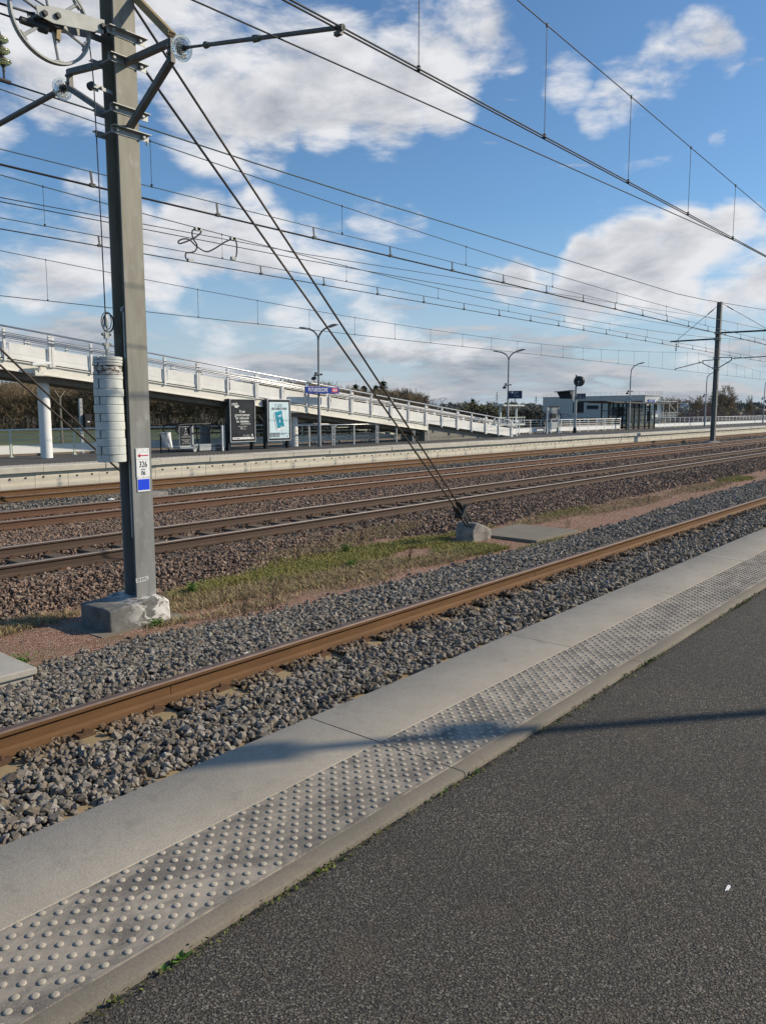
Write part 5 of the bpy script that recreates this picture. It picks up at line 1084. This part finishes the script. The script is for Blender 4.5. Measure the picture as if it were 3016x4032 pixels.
mb.build('bolt_holes', 'ink', r); mb = MB(); mb.extrude([(16.93, 29.8, 1.42), (17.22, 29.8, 1.42), (17.22, 29.8, 1.05), (17.08, 29.8, .85), (16.93, 29.8, .88)], (0, .25, 0)); b = mb.build('signal_box', 'ink', r); MB().box(17.02, 17.12, 29.795, 29.80, 1.09, 1.14).build('label_plate', 'signwhite', b)
r = thing('field_pole', 'thin wooden pole with a forked top standing in the green field', 'pole', (24, 45, -1.2)); MB().tube([(24, 45, -1.2), (24, 45, 2.4)], .09, 6, r1=.06).build('shaft', 'bark', r); mb = MB(); mb.bar((24, 45, 2.3), (23.7, 45, 2.75), .06, .06); mb.bar((24, 45, 2.3), (24.35, 45, 2.75), .06, .06); mb.build('fork', 'bark', r)
mb = MB()
for x in np.arange(8, 62, 2.0): mb.box(x-.03, x+.03, 36, 36.06, -1.2, -.05)
for z in (-.1, -.45, -.8): mb.tube([(8, 36, z), (62, 36, z)], .012, 4)
tag(mb.build('field_fence', 'darksteel'), 'thin dark wire fence along the edge of the green field', 'fence')

# ------------------------------------------------------------------ plants
def branches(seed, H, spread=.5, levels=5, first=.28, n0=5, thin=1., droop=0., upw=.5):
    rs = random.Random(seed); segs = []
    def grow(p, d, L, r, lev):
        n = 3 if lev < 2 else 2; q = p
        for k in range(n):
            d2 = (d+Vector((rs.gauss(0, .12), rs.gauss(0, .12), rs.gauss(0, .06)+upw*.06-droop*.05*lev))).normalized(); e = q+d2*L/n; r2 = r*(1-.25/n*(1.4 if lev == 0 else 1.8)); segs.append((q, e, r, r2, lev)); q, d, r = e, d2, r2
            if lev < levels and (k > 0 or lev > 0):
                for b in range(rs.choice((1, 2, 2)) if lev else n0//2+1):
                    a = rs.uniform(0, 2*math.pi); side = d.orthogonal().normalized(); side.rotate(Matrix.Rotation(a, 3, d)); t = rs.uniform(.45, .95)*spread*1.6
                    grow(q-d*L/n*rs.uniform(0, .6), (d*(1-t*.45)+side*t).normalized(), L*rs.uniform(.52, .74), r*rs.uniform(.5, .66), lev+1)
        if lev < levels: grow(q, d, L*.6, r*.85, lev+1)
    grow(Vector((0, 0, 0)), Vector((0, 0, 1)), H*first*1.5, H*.016*thin, 0); return segs
def seg_arrays(segs, hscale=None):
    A = np.array([s[0][:] for s in segs]); B = np.array([s[1][:] for s in segs]); r0 = np.array([s[2] for s in segs]); r1 = np.array([s[3] for s in segs]); lev = np.array([s[4] for s in segs])
    d = B-A; d /= np.linalg.norm(d, axis=1)[:, None]+1e-9; ref = np.where(np.abs(d[:, 2:3]) < .9, np.array([[0, 0, 1.]]), np.array([[1., 0, 0]])); u = np.cross(d, ref); u /= np.linalg.norm(u, axis=1)[:, None]; v = np.cross(d, u); V = np.zeros((len(A), 6, 3))
    for k in range(3):
        c, s = math.cos(2.094*k), math.sin(2.094*k); V[:, k] = A+(u*c+v*s)*r0[:, None]; V[:, 3+k] = B+(u*c+v*s)*r1[:, None]
    F = np.array([[0, 1, 4, 3], [1, 2, 5, 4], [2, 0, 3, 5]]); return V, F, lev
def tree_proto(seed, H, minr=.02, **k):
    sg = branches(seed, H, **k); mz = max(s[1].z for s in sg); sc = H/mz
    sg = [(a*sc, b*sc, max(r*sc, minr), max(q*sc, minr*.8), l) for a, b, r, q, l in sg]; return seg_arrays(sg)
def place_tree(name, label, cat, proto, x, y, z, rot, sc, mats=('bark', 'twig'), group=None, cut=2, sx=1.):
    V, F, lev = proto; c, s = math.cos(rot), math.sin(rot); r = thing(name, label, cat, (x, y, z), group)
    Rm = np.array([[c, -s, 0], [s, c, 0], [0, 0, 1]])*np.array([sc*sx, sc*sx, sc])
    for nm, sel, mt in (('trunk', lev < cut, mats[0]), ('crown', lev >= cut, mats[1])):
        Q = V[sel]@Rm.T; k = len(Q)
        if k: np_mesh(nm, Q.reshape(-1, 3), (F[None]+np.arange(k)[:, None, None]*6).reshape(-1, 4), mt, 4, None, r)
    return r
P_big = tree_proto(21, 10, .02, spread=.62, levels=6, first=.26, n0=5, droop=.25); P_b = [tree_proto(30+i, 8, .03, spread=.75, levels=5, first=.2, n0=5) for i in range(4)]
x, y = polar(16.08, 210); place_tree('bare_tree', 'tallest bare winter tree, right of the dark far mast', 'tree', P_big, x, y, -1.2, .4, .93, cut=2, sx=1.0)
x, y = polar(18.35, 240); place_tree('bare_tree', 'round bare tree left of the fourth lamp post', 'tree', P_b[0], x, y, -1.2, 1, .90, sx=1.25)
x, y = polar(19.85, 250); place_tree('bare_tree', 'dense bare tree rising behind the white end of the building', 'tree', P_b[1], x, y, -1.2, 2, .92, sx=1.4)
x, y = polar(15.05, 220); place_tree('bare_tree', 'slender bare sapling right of the tallest bare tree', 'tree', P_b[2], x, y, -1.2, 3, .86, sx=.35)
x, y = polar(38.4, 150); place_tree('bare_tree', 'bare tree standing behind the right guy rod above the ramp', 'tree', P_b[3], x, y, -1.2, 3, .80, sx=1.4)
x, y = polar(39.2, 155); place_tree('bare_tree', 'second bare tree crowding beside the spruces above the ramp', 'tree', P_b[1], x, y, -1.2, 5, .82, sx=1.4)
def twiggy(name, label, cat, az, R_, H, W_, n, mat, seed, depth=3.):
    x, y = polar(az, R_); rs = np.random.default_rng(seed); r = thing(name, label, cat, (x, y, -1.2)); k = n
    bu = rs.normal(0, W_*.28, k); nx = np.array([math.sin(R(az)), -math.cos(R(az)), 0]); ny = np.array([nx[1], -nx[0], 0]); base = nx*bu[:, None]+ny*rs.normal(0, depth*.3, k)[:, None]; top = base+np.stack([rs.normal(0, W_*.12, k), rs.normal(0, depth*.12, k), H*rs.uniform(.35, 1.0, k)*(.7+.3*np.sin(bu*2.1+seed))*np.exp(-(bu/(W_*.62))**2)], 1)
    st = base+(top-base)*rs.uniform(.05, .6, k)[:, None]; side = np.stack([rs.normal(0, .03, k), rs.normal(0, .03, k), np.zeros(k)], 1); ww = rs.uniform(.008, .02, k)[:, None]
    V = np.stack([st-nx*ww, st+nx*ww, top], 1); np_mesh('twigs', V.reshape(-1, 3), np.arange(k*3).reshape(-1, 3), mat, 3, None, r)
    mb = MB()
    for q in range(5): a = rs.normal(0, W_*.15); mb.tube([(x+a, y, -1.2), (x+a*1.4, y, -1.2+H*.5)], .05, 5, r1=.02)
    mb.build('stems', 'bark', r); return r
twiggy('shrub', 'pinkish bare shrubbery spreading behind the railing between tank and far mast', 'shrub', 17.8, 175, 4.4, 8, 5000, 'pink', 1)
twiggy('shrub', 'brown bare shrub half hiding the storage tank', 'shrub', 19.2, 180, 3.4, 4.5, 2200, 'twig', 2)
twiggy('shrub', 'brownish shrub under the tallest bare tree', 'shrub', 15.7, 180, 2.9, 10, 4500, 'pink', 3)
twiggy('shrub', 'reddish brown scrub along the railing at the right edge', 'shrub', 14.0, 170, 2.3, 9, 3000, 'pink', 4)
def clump(name, label, cat, az, R_, H, W_, n, mat, seed, leaf=.16, depth=None, zb=-1.2, lumps=9):
    x, y = polar(az, R_); rs = np.random.default_rng(seed); r = thing(name, label, cat, (x, y, zb)); depth = depth or W_*.6
    lc = np.stack([rs.uniform(-.42, .42, lumps)*W_, rs.uniform(-.4, .4, lumps)*depth, rs.uniform(.2, .72, lumps)*H], 1); lr = rs.uniform(.18, .34, lumps)*min(W_, H*1.6)
    lc[:, 2] *= 1-.9*(np.abs(lc[:, 0])/(W_*.55))**2
    k = rs.integers(0, lumps, n); d = rs.normal(0, 1, (n, 3)); d /= np.linalg.norm(d, axis=1)[:, None]; p = lc[k]+d*(lr[k]*rs.uniform(.55, 1.08, n))[:, None]; p[:, 2] = np.abs(p[:, 2])
    nx = np.array([math.sin(R(az)), -math.cos(R(az)), 0]); t = p/W_; p2 = np.stack([p[:, 0]*nx[0]+p[:, 1]*nx[1]*-1, p[:, 0]*nx[1]+p[:, 1]*nx[0], p[:, 2]], 1)
    e = rs.normal(0, leaf, (n, 3, 3)); V = p2[:, None]+e; V[:, :, 2] = np.maximum(V[:, :, 2], 0)
    np_mesh('foliage', V.reshape(-1, 3), np.arange(n*3).reshape(-1, 3), mat, 3, None, r); mb = MB()
    for q in range(4): a = rs.normal(0, W_*.12); mb.tube([(x+a, y, zb), (x+a, y, zb+H*.6)], .09, 5, r1=.03)
    mb.build('trunk', 'bark', r); return r
clump('ivy_mound', 'broad olive coloured overgrown tree mound right of the ramp handrail', 'tree', 33.0, 140, 4.5, 9.0, 9000, 'ivy', 5, .14)
clump('ivy_mound', 'small olive bush low in front of the dark horizon right of the overgrown mound', 'bush', 31.3, 150, 2.9, 5, 3000, 'ivy', 6, .13)
def spruce(label, az, R_, H, seed, wd=.2):
    x, y = polar(az, R_); rs = np.random.default_rng(seed); r = thing('spruce_tree', label, 'tree', (x, y, -1.2)); n = int(2200); f = rs.uniform(.05, 1, n)**.8; z = H*(1-f*.92); a = rs.uniform(0, 6.283, n); rad = H*wd*1.35*f**.75*(1.15-.75*((f*(9+seed%4)+.12*np.sin(a*3)+rs.normal(0,.05,n))%1))*rs.uniform(.2, 1.0, n)*(1+.25*np.sin(a*2+f*9+seed))
    p = np.stack([rad*np.cos(a), rad*np.sin(a), z-rad*.25], 1); L = H*.045*rs.uniform(.6, 1.5, n); d = np.stack([np.cos(a), np.sin(a), np.full(n, -.35)], 1); s = np.stack([-np.sin(a), np.cos(a), np.zeros(n)], 1)
    V = np.stack([p+s*(L*.35)[:, None], p-s*(L*.35)[:, None]+np.array([0, 0, .05]), p+d*L[:, None]], 1); np_mesh('needles', V.reshape(-1, 3), np.arange(n*3).reshape(-1, 3), 'needle', 3, None, r); MB().tube([(x, y, -1.2), (x, y, H-1.25)], H*.016, 6, r1=.02).build('trunk', 'bark', r)
for az, R_, H, lab, wd in ((41.8, 145, 8.2, 'leftmost dark spruce poking above the ramp handrail', .24), (41.2, 150, 8.1, 'dark spruce second from the left above the ramp', .24), (40.35, 150, 8.2, 'dark spruce between the two guy rods above the ramp', .2), (39.85, 148, 9.0, 'tallest dark spruce behind the right guy rod', .23), (37.55, 160, 5.9, 'small lone dark spruce to the right of the guy rods', .16), (33.4, 165, 5.6, 'dark spruce tip behind the olive mound', .2), (43.0, 150, 6.4, 'dark spruce right beside the station name board', .26), (29.6, 170, 3.3, 'low dark spruce left of the grey building', .3), (30.3, 175, 2.6, 'lower dark spruce beside the gantry roof', .3)): spruce(lab, az, R_, H, int(az*10), wd)
# left wood of young bare trees: reads as one mass
protos = [tree_proto(60+i, 7.5, .022, spread=.42, levels=4, first=.34, n0=4, upw=1.2) for i in range(5)]
V_, F_, o_ = [], [], 0; rs = np.random.default_rng(3)
for i in range(640):
    az = rs.uniform(43.5, 78) if i < 520 else rs.uniform(37.5, 43.6); R_ = 122+abs(rs.normal(0, 18)); V, F, lev = protos[i % 5]
    sc = rs.uniform(.72, 1.02)*(R_/128)*(1 if i < 520 else .84); a = rs.uniform(0, 6.28); c, s = math.cos(a), math.sin(a); x, y = polar(az, R_); Q = V@(np.array([[c, -s, 0], [s, c, 0], [0, 0, 1]])*np.array([sc*1.1, sc*1.1, sc])).T+np.array([x, y, -1.2]); V_.append(Q.reshape(-1, 3)); F_.append((F[None]+np.arange(len(Q))[:, None, None]*6).reshape(-1, 4)+o_); o_ += len(Q)*6
# undergrowth twigs filling the wood
n = 150000; az = R(1)*rs.uniform(43, 79, n); R_ = 120+np.abs(rs.normal(0, 14, n)); zz = -1.2+rs.uniform(0, 1, n)**1.25*6.6; L = rs.uniform(.15, .7, n); bx, by = R_*np.cos(az), R_*np.sin(az); wv = rs.uniform(.012, .035, n)
q0 = np.stack([bx-wv, by, zz], 1); q1 = np.stack([bx+wv, by, zz], 1); q2 = np.stack([bx+rs.normal(0, .35, n), by+rs.normal(0, .35, n), zz+L*rs.uniform(-.3, 1, n)], 1); q3 = q2+np.array([.01, 0, 0])
V_.append(np.stack([q0, q1, q3, q2], 1).reshape(-1, 3)); F_.append(np.arange(n*4).reshape(-1, 4)+o_)
tag(np_mesh('bare_wood', np.concatenate(V_), np.concatenate(F_), 'forest', 4), 'brown leafless young wood beyond the green field at left', 'wood', None, 'stuff')
# dark scrub, near-black so it also stands in for shadow under the ramp
n = 24000; xx = rs.uniform(53, 112, n); yy = 62+rs.normal(0, 2.5, n)-.25*(xx-40)*0; H_ = 1.7+.6*np.sin(xx*.35)+.4*np.sin(xx*1.1); zz = -1.2+rs.uniform(0, 1, n)**.8*H_*1.15; e = rs.normal(0, .14, (n, 3, 3)); V = np.stack([xx, yy, zz], 1)[:, None]+e
tag(np_mesh('scrub', V.reshape(-1, 3), np.arange(n*3).reshape(-1, 3), 'hedge', 3), 'dark scrub and bramble bank behind the ramp, standing in too for the shadow under it', 'scrub', None, 'stuff')
# wooded skyline far behind
V_ = []
for (a0, a1, R_, el, n, dep) in ((5, 46, 900, .42, 26000, 60), (5, 40, 420, .28, 22000, 40), (8, 37, 260, .10, 16000, 20), (27, 37, 300, .30, 9000, 25)):
    az = R(1)*rs.uniform(a0, a1, n); rr = R_+rs.normal(0, dep, n); top = R_*math.tan(R(el))+1.56; A = az*57.3; hh = top*(1+.14*np.sin(A*1.7)+.10*np.sin(A*4.3+1)+.09*np.sin(A*11)+.06*np.sin(A*31)); zz = -1.2+(hh+1.2)*rs.uniform(0, 1, n)**.6
    s = R_*.0012; e = rs.normal(0, s, (n, 3, 3)); V_.append((np.stack([rr*np.cos(az), rr*np.sin(az), zz], 1)[:, None]+e).reshape(-1, 3))
V = np.concatenate(V_); V[:, 2] = np.maximum(V[:, 2], -1.2); tag(np_mesh('wooded_skyline', V, np.arange(len(V)).reshape(-1, 3), 'hill', 3), 'dark distant woods along the horizon', 'woods', None, 'stuff')
mb = MB(); A = np.linspace(2, 48, 140)
for R_, top in ((1500, 11.5), (760, 4.2)):
    o = len(mb.v)
    for a in A: x, y = polar(a, R_); mb.v += [(x, y, -2), (x*1.1, y*1.1, top*(1+.12*math.sin(a*.9)+.05*math.sin(a*3.1)))]
    for i in range(len(A)-1): mb.face((o+2*i, o+2*i+2, o+2*i+3, o+2*i+1))
struct(mb.build('hills', plain('distant_hill', (.055, .062, .055), .3, .01, .95), None, True))
def pylon(label, az, e0, R_, wscale=1.):
    x, y = polar(az, R_); H = 1.56+R_*math.tan(R(e0))+1.2; r = thing('pylon', label, 'pylon', (x, y, -1.2)); mb = MB(); b = H*.09*wscale; nx, ny = math.sin(R(az)), -math.cos(R(az)); P = lambda u, z: (x+nx*u, y+ny*u, -1.2+z); t = R_*.00022
    for s in (-1, 1): mb.tube([P(s*b, 0), P(s*b*.35, H*.6), P(s*b*.08, H)], t, 4)
    for k in range(7): f0, f1 = k/7, (k+1)/7; w0, w1 = b*(1-.95*f0), b*(1-.95*f1); mb.tube([P(-w0, H*f0), P(w1, H*f1)], t*.6, 3); mb.tube([P(w0, H*f0), P(-w1, H*f1)], t*.6, 3)
    for f, q in ((.72, .14), (.84, .11)): mb.tube([P(-H*q, H*f), P(H*q, H*f)], t*.8, 4)
    mb.build('lattice', 'lattice', r)
pylon('tallest lattice pylon on the horizon left of the exit sign', 31.7, 1.31, 900); pylon('lattice pylon half hidden under the exit sign', 30.42, .95, 950); pylon('lattice pylon just left of the grey building', 28.96, 1.05, 950); pylon('faint small lattice pylon beside the olive mound', 33.5, .95, 1000, .7)
x, y = polar(35.55, 420); r = thing('pylon', 'low wide pylon with a peaked crossarm above the middle of the ramp handrail', 'pylon', (x, y, -1.2)); mb = MB(); nx, ny = math.sin(R(35.5)), -math.cos(R(35.5)); P = lambda u, z: (x+nx*u, y+ny*u, z)
mb.tube([P(0, -1.2), P(-.6, 5.5), P(-1.4, 7.9)], .12, 4); mb.tube([P(-.6, 5.5), P(1.4, 7.9)], .12, 4); mb.tube([P(-2.6, 7.4), P(-1.2, 8.0), P(0, 8.4), P(1.2, 8.0), P(2.6, 7.4)], .10, 4); mb.tube([P(-2.6, 7.4), P(-2.6, 6.6)], .08, 4); mb.tube([P(2.6, 7.4), P(2.6, 6.6)], .08, 4); mb.build('lattice', 'lattice', r)

# grass on the path between the tracks
def grass(name, label, regions, n, mat, hmin, hmax, seed, spread=.6):
    rs = np.random.default_rng(seed); A = np.array([q[2]*q[3]*(q[4] if len(q) > 4 else 1) for q in regions]); k = rs.choice(len(regions), n, p=A/A.sum()); q = np.array([r_[:4] for r_ in regions])[k]
    a = rs.uniform(0, 6.283, n); rr = np.sqrt(rs.uniform(0, 1, n))*(.75+.35*rs.uniform(0, 1, n)); tuft = rs.normal(0, .02, (n, 2)); x = q[:, 0]+q[:, 2]*rr*np.cos(a); y = q[:, 1]+q[:, 3]*rr*np.sin(a)
    x = np.round(x/.09)*.09*.55+x*.45+tuft[:, 0]; y = np.round(y/.07)*.07*.55+y*.45+tuft[:, 1]
    ok = ~((x > 4.55) & (x < 5.45) & (y > 7.75) & (y < 8.5)) & ~((x > 12.25) & (x < 14.75) & (y > 7.05) & (y < 8.55)); x, y = x[ok], y[ok]; n = len(x)
    z = gz(x, y)-.005; h = rs.uniform(hmin, hmax, n); w_ = rs.uniform(.0025, .0055, n); d = rs.normal(0, spread, (n, 2))*h[:, None]; s = rs.uniform(0, 6.283, n); sx_, sy_ = np.cos(s)*w_, np.sin(s)*w_
    b0 = np.stack([x-sx_, y-sy_, z], 1); b1 = np.stack([x+sx_, y+sy_, z], 1); m0 = np.stack([x+d[:, 0]*.4-sx_*.8, y+d[:, 1]*.4-sy_*.8, z+h*.6], 1); m1 = m0+np.stack([sx_*1.6, sy_*1.6, np.zeros(n)], 1); t = np.stack([x+d[:, 0], y+d[:, 1], z+h*.95], 1)
    V = np.stack([b0, b1, m1, m0, t], 1).reshape(-1, 3); i = np.arange(n)[:, None]*5
    F = np.concatenate([i+np.array([[0, 1, 2]]), i+np.array([[0, 2, 3]]), i+np.array([[3, 2, 4]])]); return tag(np_mesh(name, V, F, mat, 3), label, 'grass', None, 'stuff')
grass('green_grass', 'short yellowish green grass on the strip between the first and second tracks', [(7.4, 8.9, .9, .22), (8.9, 9.05, 1.2, .35), (10.4, 8.95, 1.1, .45), (11.6, 7.75, .75, .55), (11.7, 8.8, .8, .5), (9.6, 8.6, .9, .35), (13.0, 6.95, 1.0, .12, .8), (6.5, 8.75, .5, .2), (13.2, 8.85, 1.2, .15, .7), (8.2, 8.55, 1.0, .3), (7.0, 8.8, .6, .25), (11.9, 7.45, .6, .3), (17.5, 8.8, 1.5, .25, .4), (30, 8.4, 1.6, .5, .4)], 46000, 'blade', .02, .085, 5)
grass('dry_grass', 'dry brownish grass around the near mast and along the path edges', [(6.2, 8.3, .9, .5), (6.4, 7.5, .9, .22, .5), (7.6, 8.1, 1.2, .5, .8), (8.6, 7.45, 1.0, .25, .35), (9.3, 8.0, 1.1, .4), (4.2, 8.9, .7, .25), (5.3, 7.62, .35, .10), (3.4, 8.75, .8, .2), (10.6, 7.6, 1.1, .35), (8.4, 7.75, 1.4, .2, .6), (16.5, 8.6, 2, .35, .4), (20, 8.3, 3, .5, .25), (26, 8.3, 3, .5, .25), (11.8, 9.9, 1.5, .3), (9.6, 9.6, 1.4, .25, .7)], 36000, 'dryblade', .02, .09, 6, .9)
def weed(label, x, y, H, n, seed, mat='stalk', leafy=False, name='dry_weed'):
    rs = random.Random(seed); z = float(gz(x, y))-.01; r = thing(name, label, 'plant', (x, y, z)); mb = MB(); lf_ = MB()
    for k in range(n):
        a = rs.uniform(0, 6.283); t = rs.uniform(.05, .38); p = Vector((x+rs.gauss(0, .02), y+rs.gauss(0, .02), z)); h = H*rs.uniform(.55, 1); e = p+Vector((math.cos(a)*t*h, math.sin(a)*t*h, h)); m_ = (p+e)/2+Vector((0, 0, .06*h)); mb.tube([p, m_, e], .0035, 3, r1=.0012)
        for j in range(5):
            f = rs.uniform(.35, 1); c = p.lerp(e, f); b = rs.uniform(0, 6.283); L = H*rs.uniform(.06, .2); mb.tube([c, c+Vector((math.cos(b)*L*.6, math.sin(b)*L*.6, L*.7))], .0018, 3, r1=.0008)
            if leafy:
                for q in range(3): v = Vector((rs.gauss(0, .03), rs.gauss(0, .03), rs.gauss(0.01, .02))); lf_.add([c+v, c+v+Vector((rs.gauss(0, .02), rs.gauss(0, .02), .012)), c+v+Vector((rs.gauss(0, .02), rs.gauss(0, .02), 0))], [(0, 1, 2)])
    mb.build('stalks', mat, r)
    if leafy: lf_.build('leaves', 'green', r)
weed('dry brown weed in front of the grass, left of a twin clump', 5.96, 7.15, .42, 7, 1); weed('dry brown weed clump, right of its twin in front of the grass', 6.5, 7.2, .44, 9, 2); weed('tallest dry weed, standing in the middle of the green grass', 9.95, 7.75, .42, 10, 3); weed('low dry weed at the left end of the red path', 3.2, 8.3, .30, 6, 4)
weed('dry weed in front of the pointed anchor block', 12.35, 7.85, .26, 7, 5); weed('dry weed beside the far edge of the cover slab', 15.2, 7.6, .32, 7, 6); weed('dry weed behind the grass close to the second track ballast', 10.9, 9.6, .35, 8, 7); weed('dry weed tuft on the red path far to the right', 21, 8.1, .35, 8, 8)
weed('small bright green plant on the red path at lower left', 3.42, 7.42, .10, 16, 9, 'green', True, 'green_plant'); weed('bushy green plant behind the right side of the mast footing', 6.35, 8.65, .16, 16, 10, 'green', True, 'green_plant'); weed('dark green rosette in the middle of the grass strip', 9.1, 8.25, .13, 18, 11, 'green', True, 'green_plant'); weed('broad leaved green plant beside the ballast of the second track', 9.9, 9.1, .18, 14, 12, 'green', True, 'green_plant'); weed('little tuft in front of the mast footing', 5.1, 7.66, .07, 16, 13, 'moss', True, 'green_plant')
# moss and leaves in the joint between slab and asphalt
rs = np.random.default_rng(9); n = 9000; x = rs.uniform(-.2, 22, n); dens = np.array([mnoise.noise((v*1.4, 0, 7)) for v in x]); ok = dens > rs.uniform(-.35, .5, n); x = x[ok]; n = len(x); y = 1.795+rs.normal(-.004, .010, n)-np.abs(rs.normal(0, .008, n)); z = np.full(n, -.012); e = rs.normal(0, .0055, (n, 3, 3)); V = np.stack([x, y, z], 1)[:, None]+e; V[:, :, 2] = -.016+np.abs(V[:, :, 2]+.014)*1.3
tag(np_mesh('edge_moss', V.reshape(-1, 3), np.arange(n*3).reshape(-1, 3), 'moss', 3), 'thin line of moss and dirt between slabs and asphalt', 'moss', None, 'stuff')
for i, (x, s, lab) in enumerate(((1.235, .022, 'small leafy weed in the joint nearest the bottom of the picture'), (1.17, .014, 'tiny weed beside the larger leafy weed in the slab joint'), (1.02, .016, 'pale green weed low in the slab joint at the bottom edge'), (1.80, .012, 'small weed in the slab joint beside the lower studs'), (2.78, .02, 'moss tuft at the broken slab corner'), (2.55, .013, 'dark weed just before the broken slab corner'), (4.75, .022, 'weed at the next slab joint further along the edge'))):
    r = thing('joint_weed', lab, 'plant', (x, 1.79, -.015)); rr = random.Random(i+40); mb = MB()
    for k in range(16):
        a = rr.uniform(0, 6.283); L = s*rr.uniform(.6, 1.4); d = Vector((math.cos(a), math.sin(a)*.6-.2, rr.uniform(.2, .9))).normalized(); b = Vector((x+rr.gauss(0, s*.5), 1.79+rr.gauss(0, s*.15), -.014)); sd = d.cross(Vector((0, 0, 1))).normalized()*L*.28; mb.add([b, b+d*L*.55+sd, b+d*L, b+d*L*.55-sd], [(0, 1, 2, 3)])
    mb.build('leaves', 'green' if i != 2 else 'moss', r)
# lamp post of the near platform, out of view to the right: only its shadow shows
lamp_post('grey double armed lamp post on the near platform, seen by its shadow on the asphalt', 9.24, -3.0, dv=(-.8, .6), reach=.6)['group'] = 'lamp posts on the near platform'
